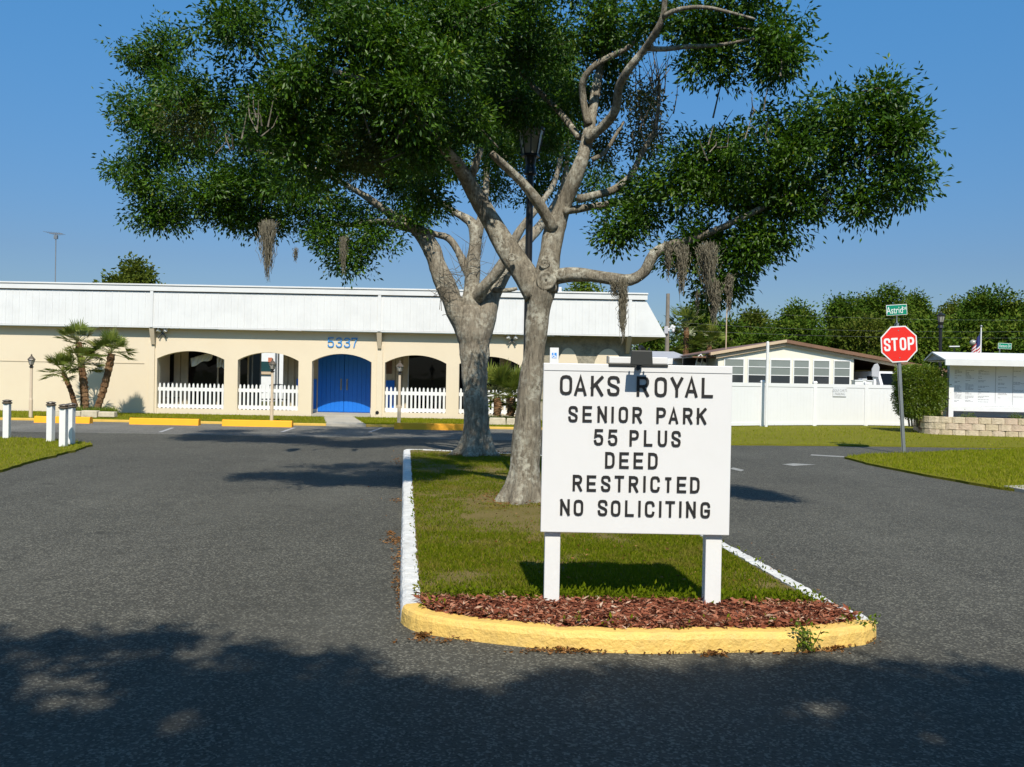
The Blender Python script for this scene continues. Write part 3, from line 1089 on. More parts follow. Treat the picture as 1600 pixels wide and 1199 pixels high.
trunk([(811, 800, 30), (813, 785, 29.5), (818, 745, 26.5), (823, 690, 23.5), (827, 620, 20.5), (836, 540, 19), (840, 495, 19.5), (846, 455, 23), (850, 430, 20)], T1Y, oak1, 'bark', 0.5, lump=0.035)
trunk([(742, 725, 27), (743, 711, 27), (745, 690, 24.5), (744, 640, 22), (741, 590, 22.5), (741, 555, 25.5), (741, 525, 29), (740, 500, 29), (738, 478, 20)], T2Y, oak2, 'bark_far', 0.85, lump=0.035, slim=0.88)
L1 = [
    [(840, 462, 20), (818, 425, 20, .05), (795, 393, 18.5, .1), (768, 348, 16, .1), (742, 303, 13.5, 0), (718, 262, 11.5, -.2), (700, 240, 9, -.5), (660, 195, 7, -1.0), (600, 140, 5, -1.5), (520, 110, 3.5, -1.6)],
    [(850, 455, 20), (857, 410, 19), (866, 360, 17, .1), (884, 312, 14.5, .1), (905, 262, 12.5), (917, 222, 11, .1), (925, 180, 9, .2), (935, 120, 7, .3), (950, 60, 6, .3), (960, -20, 5, .2), (950, -120, 3, 0)],
    [(864, 358, 10), (846, 325, 9, -.1), (822, 292, 8.5, -.2), (800, 270, 7.5, -.3), (768, 240, 6, -.5)],
    [(856, 436, 15), (885, 430, 12.5, -.1), (915, 430, 11.5, -.2), (955, 436, 11, -.3), (985, 438, 10, -.35), (1008, 424, 10, -.4), (1022, 398, 9.5, -.45), (1048, 383, 8, -.5), (1090, 372, 6, -.6), (1150, 345, 5, -.8), (1240, 300, 4, -1.0), (1340, 240, 3, -1.2)],
    [(905, 311, 7), (930, 305, 6.5, .2), (958, 297, 6, .3), (985, 275, 5.5, .3), (1000, 245, 4.5, .3), (1025, 195, 3.5, .2), (1030, 130, 2.5, .1)],
    [(880, 330, 8), (915, 325, 6.5, .5), (960, 318, 6, .8), (1010, 312, 5, 1.0), (1080, 290, 4, 1.1), (1160, 250, 3, 1.0)],
    [(918, 218, 9), (945, 195, 8.5, -.2), (962, 172, 8, -.4), (968, 135, 7.5, -.6), (985, 105, 7, -.8), (1005, 80, 6.5, -.9), (1025, 50, 6, -1.1), (1037, 20, 5, -1.2), (1040, -40, 4.5, -1.3), (1050, -120, 3, -1.3)],
    [(1008, 76, 5, -.9), (1040, 77, 4.5, -1.0), (1075, 73, 4, -1.1), (1120, 71, 3, -1.2), (1180, 60, 2, -1.3)],
    [(1037, 26, 4.5, -1.2), (1060, 15, 4, -1.3), (1105, 12, 3, -1.4), (1180, 30, 2, -1.5)],
    [(919, 195, 7, .1), (911, 155, 6.5, .1), (912, 125, 6, 0), (930, 102, 5.5, -.1), (955, 88, 5, -.1), (985, 72, 4, -.2), (1010, 40, 3, -.2)],
    [(925, 250, 4, 0), (945, 238, 3.5, 0), (960, 215, 3, 0), (975, 190, 2, 0)],
    [(731, 284, 9), (740, 266, 7.5, -.1), (746, 248, 6, -.15), (752, 232, 4.5, -.15)],
    [(905, 215, 6, .3), (870, 170, 5, .8), (820, 120, 4, 1.0), (790, 60, 4, 1.0), (800, 10, 3, 1.0), (800, -60, 3, 1)],
]
for sp in L1:
    ln, rr = limb_pts(sp, T1Y)
    build('limb', tapered(ln, rr, 12 if sp[0][2] > 9 else 8), 'bark', oak1, smooth=True)
L2 = [
    [(738, 560, 14), (726, 515, 19), (711, 480, 19), (697, 447, 17.5), (685, 418, 15.5), (676, 392, 14.5), (660, 368, 13), (640, 350, 10.5, -.1), (612, 336, 7.5, -.2), (560, 300, 5, -.4), (480, 260, 4, -.6), (380, 230, 3, -.8)],
    [(735, 510, 20), (737, 455, 15), (739, 410, 12.5), (743, 375, 11), (738, 350, 9), (722, 338, 7, .1), (702, 326, 5.5, .2), (660, 290, 4, .3), (600, 220, 3, .4)],
    [(746, 372, 9), (751, 345, 7.5), (757, 318, 6, .2), (760, 260, 5, .4), (750, 160, 4, .5), (740, 60, 3, .5)],
    [(742, 565, 14), (751, 520, 20), (760, 490, 18), (770, 460, 15, .1), (784, 432, 13, .1), (802, 405, 11.5, .2), (822, 378, 9.5, .3), (850, 345, 7, .5), (880, 290, 5, .7), (890, 200, 4, .8)],
    [(739, 445, 8), (727, 418, 7), (714, 390, 6), (700, 372, 5.5), (680, 366, 5), (650, 356, 4.5, -.2), (600, 345, 3.5, -.4), (560, 350, 2.5, -.5)],
    [(648, 358, 9), (622, 352, 7, .2), (592, 346, 5.5, .3), (540, 352, 4, .4), (500, 340, 3, .4)],
    [(742, 470, 13), (757, 448, 9.5, -.3), (775, 428, 9, -.4), (790, 405, 9, -.5), (800, 383, 8, -.5), (818, 352, 6.5, -.5), (845, 318, 5.5, -.4), (868, 280, 4.5, -.2), (880, 220, 3, 0)],
    [(768, 452, 5), (790, 454, 4, -.2), (808, 451, 2.5, -.2)],
    [(700, 445, 3), (690, 446, 2.5, -.1), (682, 452, 2, -.2)],
]
for sp in L2:
    ln, rr = limb_pts(sp, T2Y)
    build('limb', tapered(ln, rr, 12 if sp[0][2] > 9 else 8), 'bark_far', oak2, smooth=True)
# cut knots where limbs were sawn off
for px, py, r, Y, root in ((853, 439, 15, T1Y - 0.16, oak1), (851, 412, 8, T1Y - 0.14, oak1), (800, 402, 6, T1Y - 0.15, oak1)):
    c = P(px, py, Y)
    rr_ = r * Y / FPX
    mb = MB()
    prof = [(1.0, 0.10), (1.05, -0.02), (0.92, -0.09), (0.72, -0.08), (0.60, -0.02), (0.42, -0.05), (0.22, -0.045), (0.1, -0.02)]
    vs, fs, nn = [], [], 18
    for q, (a_, d_) in enumerate(prof):
        for k in range(nn):
            an = 6.2832 * k / nn
            wob = 1 + 0.06 * math.sin(3 * an + q)
            vs.append(c + Vector((math.cos(an) * rr_ * a_ * wob, d_ * rr_ * 5 * 0.35, math.sin(an) * rr_ * a_ * wob)))
    for q in range(len(prof) - 1):
        for k in range(nn):
            k2 = (k + 1) % nn
            fs.append((q * nn + k, (q + 1) * nn + k, (q + 1) * nn + k2, q * nn + k2))
    fs.append(tuple((len(prof) - 1) * nn + k for k in range(nn)))
    build('knot', mb.add(vs, fs), 'bark', root, smooth=True)


def px_ell(spec, Y):
    cx, cy, rx, ry, dY, dens = spec
    yy = Y + dY
    c = P(cx, cy, yy)
    k = yy / FPX
    rx, ry = max(12, rx - 20), max(10, ry - 17)
    return c, (rx * k, 0.5 * (rx + ry) * k * 0.9 + 0.25, ry * k), dens


def crown(specs, Y, root, leafL, per, rate, mat='oak_leaf', name='crown', twigs=True):
    parts, tw = [], MB()
    for s in specs:
        c, rad, dens = px_ell(s, Y)
        area = rad[0] * rad[2] + 0.5 * rad[0] * rad[1]
        n_ = int(rate * dens * area) + 4
        q_, dq = ellipsoid_pts(c, rad, max(6, n_ // 9), 0.5)
        m_ = 9
        p = np.repeat(q_, m_, 0) + RNG.normal(size=(len(q_) * m_, 3)) * np.array((.125, .125, .085)) * (Y / 12)
        d = unit(p - np.repeat(q_, m_, 0)) * .6 + np.repeat(dq, m_, 0) * .5
        n_ = len(p)
        out = unit(d + RNG.normal(size=d.shape) * 0.3 + np.array((0, 0, 0.05)))
        parts.append(sprays(p, out, per, leafL * 1.0, leafL, 0.40))
        if twigs:
            for i in range(0, n_, 130):
                q = Vector(p[i])
                o_ = Vector(out[i])
                q0 = q - o_ * random.uniform(0.25, 0.6) - Vector((0, 0, 0.12))
                tw.tube([q0, q0.lerp(q, 0.5) + Vector((0, 0, 0.03)), q + o_ * 0.05], [0.011, 0.007, 0.003], 5, False)
    V, F, R = join_leaf(parts)
    o = build_np(name, V, F, mat, root, R)
    if twigs:
        build('twigs', tw, 'twig', root, smooth=True)['kind'] = 'stuff'
    return o, len(R)


E1 = [  # nearer oak: cx, cy, rx, ry (px), depth shift (m), density
    (1150, 40, 105, 55, -1.0, 1), (1215, 65, 52, 55, -1.2, 1), (1085, 65, 75, 42, -0.6, 1), (1130, 98, 75, 26, -1.0, .9), (1212, 92, 40, 18, -1.2, .8), (1020, 30, 22, 18, -0.5, .6),
    (1170, -60, 130, 60, -1.0, .6), (1060, -80, 120, 60, -0.2, .6),
    (1110, 232, 72, 70, -0.5, .9), (1065, 295, 85, 60, -0.2, 1), (1180, 245, 105, 76, -0.8, 1), (1150, 315, 85, 62, -0.6, 1), (1275, 205, 85, 56, -1.0, 1), (1345, 200, 85, 62, -1.4, 1),
    (1398, 240, 46, 56, -1.6, .9), (1368, 155, 46, 26, -1.5, .5), (1290, 270, 75, 52, -1.1, .9), (1345, 315, 48, 34, -1.3, .7), (1205, 355, 60, 42, -0.8, .9), (1135, 405, 66, 58, -0.5, 1), (1128, 450, 42, 48, -0.4, 1), (1160, 390, 60, 50, -.6, 1),
    (1000, 345, 55, 35, 0.2, .9), (968, 365, 32, 20, 0.2, .7), (1005, 300, 55, 42, 0.5, .9), (1418, 292, 26, 34, -1.6, .6), (1245, 325, 44, 34, -1.0, .8), (1404, 195, 28, 30, -1.6, .45), 
    (1060, 400, 28, 26, -0.3, .7), (1090, 375, 40, 30, -0.4, .8),
    (640, 165, 70, 50, -1.5, 1), (695, 105, 80, 58, -1.3, 1), (735, 185, 42, 40, -.8, .9), (650, 232, 50, 34, -1.0, 1), (575, 160, 70, 60, -1.4, 1), (835, 195, 70, 60, 2.6, 1), (865, 105, 72, 60, 2.2, 1), (770, 235, 62, 52, 2.5, 1), (960, 85, 50, 45, .4, .7), (720, 20, 90, 50, -1.0, 1), (560, 60, 80, 60, -1.6, 1),
    (380, 55, 85, 62, -1.2, 1), (400, 165, 95, 80, -1.0, 1), (490, 115, 105, 85, -1.2, 1), (300, 150, 70, 55, -0.9, .9), (500, 250, 90, 70, -0.8, .9), (600, 55, 105, 75, -1.0, 1), (610, 195, 80, 70, -0.8, .9),
    (470, -40, 130, 60, -0.8, .7), (620, -60, 150, 75, -0.6, .7), (700, 60, 95, 75, -0.4, 1), (690, 160, 70, 60, 0.3, .9), (800, 50, 100, 80, 0.6, 1), (800, -60, 140, 70, 0, .6), (800, 160, 75, 62, 1.0, 1),
    (905, 55, 72, 55, 0.4, 1), (900, 150, 45, 55, 0.9, .9), (955, 40, 50, 52, 0.0, .9), (660, 300, 55, 42, 0.4, .8), (950, -50, 100, 60, 0.3, .6), (680, 250, 50, 40, .8, .7),
]
E1b = [(1000, 150, 40, 45, 0.6, .15), (1010, 215, 40, 40, 0.8, .15), (960, 130, 45, 40, 0.8, .5), (945, 235, 35, 45, 1.2, .55), (560, 250, 45, 30, -.9, .25), (290, 190, 50, 40, -1.0, .25)]
E2 = [
    (214, 185, 40, 42, 0, .9), (232, 300, 42, 42, 0, 1), (232, 240, 46, 45, .2, .9), (270, 110, 62, 50, .3, .9), (300, 225, 85, 70, .2, 1), (345, 318, 72, 42, .2, .9), (400, 270, 95, 70, .3, 1),
    (480, 345, 55, 42, -.2, 1), (525, 375, 40, 42, -.4, 1), (543, 405, 24, 22, -.4, .8), (560, 325, 50, 38, -.2, .9), (620, 285, 55, 38, 0, .9), (270, 335, 30, 18, .3, .6), (225, 90, 24, 22, .3, .35),
    (258, 72, 28, 20, 0.3, .25), (500, 180, 120, 90, 1.2, 1), (650, 120, 120, 90, 1.5, 1), (780, 200, 80, 75, 1.2, 1), (775, 290, 48, 52, .8, 1), (860, 240, 50, 60, 1.4, .9), (930, 290, 40, 40, 1.6, .6), (620, -20, 200, 80, 1.0, .9),
    (330, 295, 90, 48, -.3, 1), (425, 305, 80, 46, -.3, 1), (245, 335, 42, 22, 0, .9), (465, 300, 70, 48, -.8, 1), (375, 340, 34, 18, 0, .8), (400, 220, 100, 55, -.6, 1), (250, 200, 60, 50, -.3, 1), (590, 250, 80, 60, -.6, 1), (700, 230, 80, 60, .3, 1), (640, 330, 40, 20, -.4, .7), (820, 130, 110, 80, .8, 1), (840, 290, 30, 40, 1.2, .7),
    (830, 200, 95, 75, 0, 1.4), (800, 110, 130, 95, 0, 1.4), (640, 250, 90, 65, .2, 1.2),
    (420, 345, 35, 18, 0, .5), (590, 370, 22, 22, -.3, .5), (205, 270, 18, 20, 0, .3),
]
crown(E1, T1Y, oak1, 0.069, 26, 430)
crown(E1b, T1Y, oak1, 0.062, 20, 150, 'oak_leaf_yellow', 'yellowing_foliage', False)
crown(E2, T2Y, oak2, 0.09, 26, 195)

# bare twig bundles inside the crowns
tw = MB()
for (cx, cy, n_, ln_, Y) in ((600, 235, 14, 60, T1Y - .9), (625, 175, 10, 50, T1Y - 1), (1020, 140, 26, 70, T1Y), (1015, 210, 18, 60, T1Y), (400, 200, 8, 50, T1Y - 1.8), (340, 230, 6, 45, T1Y - 1.8), (1180, 205, 7, 45, T1Y - 1.7), (1110, 225, 5, 40, T1Y - 1.3)):
    for _ in range(n_):
        a = random.uniform(0.9, 2.2)
        x0, y0 = cx + random.gauss(0, 14), cy + random.gauss(0, 14)
        L_ = ln_ * random.uniform(.5, 1)
        x1, y1 = x0 + math.cos(a) * L_, y0 - math.sin(a) * L_
        p, q = P(x0, y0, Y + random.uniform(-.15, .15)), P(x1, y1, Y + random.uniform(-.3, .3))
        mid = p.lerp(q, .5) + Vector((random.gauss(0, .03), 0, random.gauss(0, .03)))
        tw.tube([p, mid, q], [.008, .005, .002], 4, False)
build('bare_twigs', tw, 'twig', oak1)['kind'] = 'stuff'
tw = MB()
for _ in range(60):
    x0, y0 = random.choice(((700, 440), (770, 440), (740, 400), (690, 470), (720, 420)))
    a = random.uniform(-2.6, 0.6)
    L_ = random.uniform(20, 55)
    p = P(x0 + random.gauss(0, 8), y0 + random.gauss(0, 10), T2Y - .25)
    q = P(x0 + math.cos(a) * L_, y0 + math.sin(a) * L_, T2Y - .3 + random.uniform(-.3, .2))
    tw.tube([p, p.lerp(q, .5) + Vector((0, 0, random.gauss(0, .05))), q], [.006, .004, .002], 4, False)
build('bare_twigs', tw, 'twig', oak2)['kind'] = 'stuff'


def moss(px, y0, y1, w, Y, label, n_=220, grp='strands of spanish moss hanging in the oaks'):
    top = P(px, y0, Y)
    o = thing('spanish_moss', label, 'moss', top, grp)
    Vs, R = [], []
    H = (y1 - y0) * Y / FPX
    Wd = w * Y / FPX
    for i in range(n_):
        a = random.gauss(0, .21)
        hh = H * (random.uniform(.35, 1.0) * (1 - min(.7, abs(a)) ** 1.0 * .9))
        x = top.x + a * Wd
        y = top.y + random.gauss(0, .22) * Wd
        z = top.z + random.uniform(-.02, .03) - random.random() ** 2 * H * .45
        seg = 5
        pr = None
        for s in range(seg + 1):
            t = s / seg
            q = (x * (1 - .35 * t) + top.x * .35 * t + random.gauss(0, .012), y + random.gauss(0, .012), z - hh * .62 * t)
            if pr is not None:
                dx = random.uniform(.0018, .005)
                Vs.append([(pr[0] - dx, pr[1], pr[2]), (pr[0] + dx, pr[1] + .003, pr[2]), (q[0] + dx * .6, q[1], q[2]), (q[0] - dx * .6, q[1], q[2])])
                R.append(random.random())
            pr = q
    V = np.array(Vs).reshape(-1, 3)
    F = np.arange(len(V)).reshape(-1, 4)
    build_np('strands', V, F, 'moss_strand', o, np.array(R), 4)


moss(419, 345, 446, 30, T2Y - 1.7, 'long pale moss beard hanging alone below the left crown', 330)
moss(462, 388, 414, 10, T2Y - 1.5, 'smallest moss wisp just right of the long left beard', 60)
moss(537, 370, 440, 16, T2Y - 1.4, 'thin grey moss under the lowest left leaf clump', 110)
moss(974, 437, 545, 16, T1Y - .5, 'moss rope trailing from the horizontal limb down to the roof eave', 240)
moss(961, 440, 475, 24, T1Y - .4, 'short moss tuft on the horizontal limb left of the moss rope', 110)
moss(1045, 380, 440, 16, T1Y - 1.0, 'narrow moss strand nearest the bend of the horizontal limb', 130)
moss(1066, 385, 472, 24, T1Y - 1.1, 'brown moss beard second from the limb bend, under the right crown', 230)
moss(1107, 380, 472, 40, T1Y - 1.25, 'widest moss curtain in the middle of the right crown', 300)
moss(1117, 440, 515, 22, T1Y - 1.1, 'lowest moss beard ending in mid-air below the right crown', 190)
moss(1140, 430, 508, 14, T1Y - 1.0, 'dark moss tail at the right crown\'s lowest tip', 110)
moss(1090, 455, 500, 6, T1Y - .5, 'hair-thin moss thread between the two lowest beards', 30)
moss(1290, 295, 345, 26, T1Y - 1.2, 'wispy moss in the sky gap of the right crown', 60)
moss(948, 318, 358, 8, T1Y + .5, 'tiny moss strand under the branch left of the right crown', 40)

# ------------------------------------------------------------------ street lamp between the oaks
YL = T1Y + 1.5


def street_lamp(px, base, ytop, ygl0, ygl1, wg, wp, Y, label, z0=0.0):
    c = P(px, base, Y)
    c.z = z0
    o = thing('street_lamp', label, 'street lamp', c)
    k = Y / FPX
    zt, zg1, zg0 = P(px, ytop, Y).z, P(px, ygl0, Y).z, P(px, ygl1, Y).z
    x = P(px, ygl1, Y).x
    c = Vector((x, Y, 0))
    r = wp * k / 2
    build('post', MB().lathe((x, Y, 0), [(r * 2.2, z0 - .05), (r * 2.2, z0 + .25), (r * 1.5, z0 + .35), (r * 1.25, z0 + .8), (r, z0 + .9), (r * .95, zg0 - .28), (r * 1.8, zg0 - .26), (r * 1.3, zg0 - .14), (r * 1.7, zg0 - .02)], 14), 'black_metal', o, smooth=False)
    R = wg * k / 2
    g = build('lantern_glass', MB().lathe((x, Y, 0), [(R * .62, zg0), (R, zg1)], 8), 'lamp_glass', o)
    mb = MB()
    for i in range(8):
        a = 6.2832 * i / 8
        mb.tube([(x + math.cos(a) * R * .64, Y + math.sin(a) * R * .64, zg0 - .01), (x + math.cos(a) * R * 1.03, Y + math.sin(a) * R * 1.03, zg1 + .01)], .008, 4)
    mb.lathe((x, Y, 0), [(R * .72, zg0 - .03), (R * .72, zg0)], 8)
    build('lantern_frame', mb, 'black_metal', o)
    build('lantern_roof', MB().lathe((x, Y, 0), [(R * 1.12, zg1), (R * 1.15, zg1 + .03), (R * .7, zg1 + (zt - zg1) * .5), (R * .25, zg1 + (zt - zg1) * .8), (R * .12, zt), (R * .02, zt + .05)], 12), 'black_metal', o)
    return o


street_lamp(829, 700, 190, 205, 242, 40, 11.5, YL, 'tall black street lamp half hidden in the forks of the oaks', KZ - .02)

# ------------------------------------------------------------------ clubhouse
BY = 30.4
BZ = 0.12
XL = -26.0


def bx_(px, py=600, Y=BY):
    return P(px, py, Y).x


def bz_(px, py, Y=BY):
    return P(px, py, Y).z


club = thing('clubhouse', 'long tan stucco clubhouse with white mansard roof, arches and blue doors', 'building', (bx_(535), BY, BZ))
ARCH = [(245, 350), (371, 466), (487, 580), (601, 697), (717, 811)]
ZSP, ZCR, WTOP = 1.93, 2.20, 2.95
XWR = bx_(845)                                     # end of the arcade wall
wall = MB()
TH = 0.28
BK = BY + TH


def wall_piece(mb, x0, x1, z0, z1, y0=BY, y1=BK):
    mb.bbox(x0, x1, y0, y1, z0, z1)


prev = XL
for a, b in ARCH:
    xa, xb = bx_(a), bx_(b)
    wall_piece(wall, prev, xa, 0.0, WTOP)
    # spandrel over the arch
    half = (xb - xa) / 2
    rise = ZCR - ZSP
    Rr = (half * half + rise * rise) / (2 * rise)
    nseg = 20
    pts = []
    for i in range(nseg + 1):
        x = xa + (xb - xa) * i / nseg
        dx = x - (xa + xb) / 2
        pts.append((x, ZCR - Rr + math.sqrt(max(0, Rr * Rr - dx * dx))))
    for i in range(nseg):
        (x0, z0), (x1, z1) = pts[i], pts[i + 1]
        wall.add([(x0, BY, z0), (x1, BY, z1), (x1, BY, WTOP), (x0, BY, WTOP), (x0, BK, z0), (x1, BK, z1), (x1, BK, WTOP), (x0, BK, WTOP)],
                 [(0, 1, 2, 3), (5, 4, 7, 6), (0, 4, 5, 1)])
    prev = xb
wall_piece(wall, prev, XWR, 0.0, WTOP)
build('arcade_wall', wall, 'stucco', club)
sill = MB()
for i, (a, b) in enumerate(ARCH):
    if i != 2:
        sill.bbox(bx_(a), bx_(b), BY + .02, BK - .02, 0.0, 0.24)
build('sill', sill, 'stucco', club)
# pilaster strips under the brackets and the joint line of the left wall
for px in (237, 593):
    build('pilaster', MB().bbox(bx_(px) - .10, bx_(px) + .10, BY - .05, BY - .002, 0.0, 2.50), 'stucco', club, bevel=.01)
build('wall_joint', MB().bbox(XL, bx_(225), BY - .012, BY - .001, bz_(110, 566) - .012, bz_(110, 566) + .012), 'stucco_trim', club)
# recessed stone wall on the right
YR = BY + 0.30
XE = bx_(988)
build('stone_wall', MB().bbox(XWR + .002, XE, YR, YR + .3, 0.0, WTOP), 'stone_clad', club)
for a, b in ((873, 902), (930, 970)):
    x0, x1 = bx_(a, 560, YR), bx_(b, 560, YR)
    poly = []
    zc, zt = 1.75, bz_(890, 544, YR)
    cx_, hw = (x0 + x1) / 2, (x1 - x0) / 2 * 1.15
    for i in range(13):
        an = math.pi * i / 12
        poly.append((cx_ + hw * math.cos(an), zc + (zt - zc) * math.sin(an)))
    poly = [(cx_ - hw, .15), (cx_ + hw, .15)] + poly
    build('arched_panel', MB().prism(poly, YR - .04, YR + .01), 'stucco', club)
# porch: floor, ceiling, back wall
PYB = BY + 1.42
porch = MB()
porch.bbox(bx_(240), bx_(815), BK - .02, PYB + 1.6, 0.0, 0.145)
build('porch_floor', porch, 'concrete', club)
build('doorstep', MB().bbox(bx_(487) + .01, bx_(580) - .01, BY - .06, BK - .03, 0.0, 0.14), 'concrete', club)
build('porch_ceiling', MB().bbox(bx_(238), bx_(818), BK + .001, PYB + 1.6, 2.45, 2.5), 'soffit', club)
build('porch_end', MB().bbox(bx_(238), bx_(240), BK + .001, PYB, 0.0, 2.45), 'stucco', club)
build('porch_end', MB().bbox(bx_(814), bx_(818), BK + .001, PYB, 0.0, 2.45), 'stucco', club)


def q(px, Y=PYB):
    return P(px, 600, Y).x


z0, z1 = 0.145, 2.45
for a, b in ((272, 281), (283, 292), (442, 449), (451, 459), (618, 627), (629, 637), (700, 712), (781, 788), (790, 797), (463, 497), (579, 617)):
    build('wall_strip', MB().bbox(q(a), q(b), PYB, PYB + .15, z0, z1), 'stucco_trim', club)
for a, b in ((281, 283), (449, 451), (627, 629), (788, 790), (459, 463), (617, 618)):
    build('wall_strip', MB().bbox(q(a), q(b), PYB + .05, PYB + .15, z0, z1), 'stucco_trim', club)
build('lintel', MB().bbox(q(497), q(579), PYB, PYB + .15, 2.36, z1), 'stucco_trim', club)
build('lintel', MB().bbox(q(387), q(442), PYB, PYB + .15, 2.22, z1), 'stucco_trim', club)
for a, b in ((463.5, 495), (580, 616.5)):
    build('wainscot', MB().bbox(q(a), q(b), PYB - .02, PYB - .001, z0 + .12, 1.32), 'blue_paint', club)
for a, b in ((232, 272), (292, 387), (637, 700), (712, 781), (797, 825)):
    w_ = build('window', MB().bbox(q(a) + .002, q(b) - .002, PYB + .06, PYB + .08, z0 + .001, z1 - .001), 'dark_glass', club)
    n_ = max(1, round((q(b) - q(a)) / 1.0))
    for i in range(n_ + 1):
        x = q(a) + (q(b) - q(a)) * i / n_
        build('mullion', MB().bbox(x - .025, x + .025, PYB + .03, PYB + .055, z0, z1), 'white_paint' if a > 600 else 'stucco_trim', w_)
# low bright skirting
build('skirting', MB().bbox(q(437), q(497) - .01, PYB - .03, PYB - .022, z0, z0 + .11).bbox(q(580), q(640), PYB - .03, PYB - .022, z0, z0 + .11), 'white_paint', club)
# double doors
for a, b, side in ((496.5, 537.4, 1), (537.9, 579, -1)):
    x0, x1 = q(a), q(b)
    d = build('door', MB().bbox(x0, x1, PYB + .01, PYB + .06, z0 + .01, 2.355), 'blue_paint', club)
    mb = MB()
    w_ = (x1 - x0)
    for i in range(6):
        xx = x0 + w_ * (i + .5) / 6
        mb.bbox(xx - w_ / 12 + .006, xx + w_ / 12 - .006, PYB - .002, PYB + .009, z0 + .06, 2.30)
    for i in range(6):
        xx = x0 + w_ * (i + .5) / 6
        build('plank', MB().bbox(xx - w_ / 12 + .007, xx + w_ / 12 - .007, PYB - .004, PYB + .0095, z0 + .03, 2.34), 'blue_paint', d, bevel=.003)
    xh = x1 - .10 if side > 0 else x0 + .10
    zc = bz_(537, 601, PYB)
    build('door_handle', MB().bbox(xh - .03, xh + .03, PYB - .012, PYB - .005, zc - .2, zc + .2).tube([(xh, PYB - .05, zc - .14), (xh, PYB - .06, zc), (xh, PYB - .05, zc + .14)], .012, 8), 'grey_metal', d)
# notice frame on the porch wall
build('wall_notice', MB().bbox(q(603), q(612), PYB - .04, PYB - .021, 1.55, 2.1), 'brown_roof', club)
# inner rooms: dark walls behind the glass, closed
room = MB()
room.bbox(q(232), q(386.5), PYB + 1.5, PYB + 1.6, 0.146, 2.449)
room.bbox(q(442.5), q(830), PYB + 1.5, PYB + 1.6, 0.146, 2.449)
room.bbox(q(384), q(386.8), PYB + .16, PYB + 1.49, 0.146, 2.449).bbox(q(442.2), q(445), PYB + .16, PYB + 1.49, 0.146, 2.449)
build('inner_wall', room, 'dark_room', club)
# roof: mansard panels, fascia, soffit, flat top
ZE = bz_(400, 513, BY - .25)
ZT = bz_(400, 459.5, BY - .23)
ZTT = bz_(400, 449.5, BY - .23)
YE, YT = BY - 0.26, BY - 0.23
xeR, xtR = P(1040, 527, YE).x, P(1010, 470, YT).x
pitch = 0.223


def panel_mesh():
    vs, fs = [], []
    prof = [(0.0, 0.008), (0.003, 0.011), (0.016, 0.011), (0.024, 0.0), (0.105, 0.0), (0.110, 0.003), (0.122, 0.003), (0.127, 0.0), (pitch, 0.0), (pitch, 0.008)]
    dy, dz = (YT - YE), (ZT - ZE)
    ln = math.hypot(dy, dz)
    ny, nz = -dz / ln, dy / ln
    for t in (0, 1):
        for x, h in prof:
            vs.append((x, dy * t + ny * h, dz * t + nz * h))
    k = len(prof)
    fs = [(i, i + 1, k + i + 1, k + i) for i in range(k - 1)]
    return MB().add(vs, fs)


pm = panel_mesh()
x = XL
first = None
while x + pitch < xtR:
    if first is None:
        first = build('roof_panel', pm, 'roof_white', club, local=True)
        o = first
    else:
        o = first.copy()
        COL.objects.link(o)
    o.location = Vector((x, YE, ZE)) - club.location
    x += pitch
xl_ = x
# triangular end piece, hip side and underlay
build('roof_end', MB().add([(xl_, YE, ZE), (xeR, YE, ZE), (xtR, YT, ZT), (xl_, YT, ZT), (xeR, BY + 7, ZE), (xtR, BY + 7, ZT)], [(0, 1, 2, 3), (1, 4, 5, 2)]), 'roof_white', club)
build('roof_deck', MB().add([(XL, YE + .02, ZE - .005), (xeR - .03, YE + .02, ZE - .005), (xtR - .03, YT + .02, ZT), (XL, YT + .02, ZT)], [(0, 1, 2, 3)]), 'roof_white', club)
fa = MB()
fa.bbox(XL, xtR + .03, YT - .06, YT + .10, ZT + .035, ZTT)
fa.bbox(XL, xtR + .05, YT - .09, YT + .12, ZTT + .001, ZTT + .05)
build('fascia', fa, 'roof_white', club, bevel=.006)
build('eave_trim', MB().bbox(XL, xeR, YE - .015, YE + .02, ZE - .05, ZE - .006), 'roof_white', club)
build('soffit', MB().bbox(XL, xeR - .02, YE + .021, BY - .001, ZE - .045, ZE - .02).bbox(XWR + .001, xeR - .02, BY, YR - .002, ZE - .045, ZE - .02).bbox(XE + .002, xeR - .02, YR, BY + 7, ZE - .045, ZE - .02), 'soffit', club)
build('flat_roof', MB().bbox(XL, xtR - .02, YT + .121, BY + 7, ZT - .3, ZT + .2), 'grey_roof', club)
sd = MB().bbox(XE - .2, XE - .001, YR + .301, BY + 7, 0.0, ZE - .05)
sd.bbox(bx_(830), XE - .201, BY + 6.8, BY + 7, 0, ZE - .05).bbox(XL, q(380), BY + 3.2, BY + 3.4, 0, ZE - .05)
build('side_wall', sd, 'stucco', club)
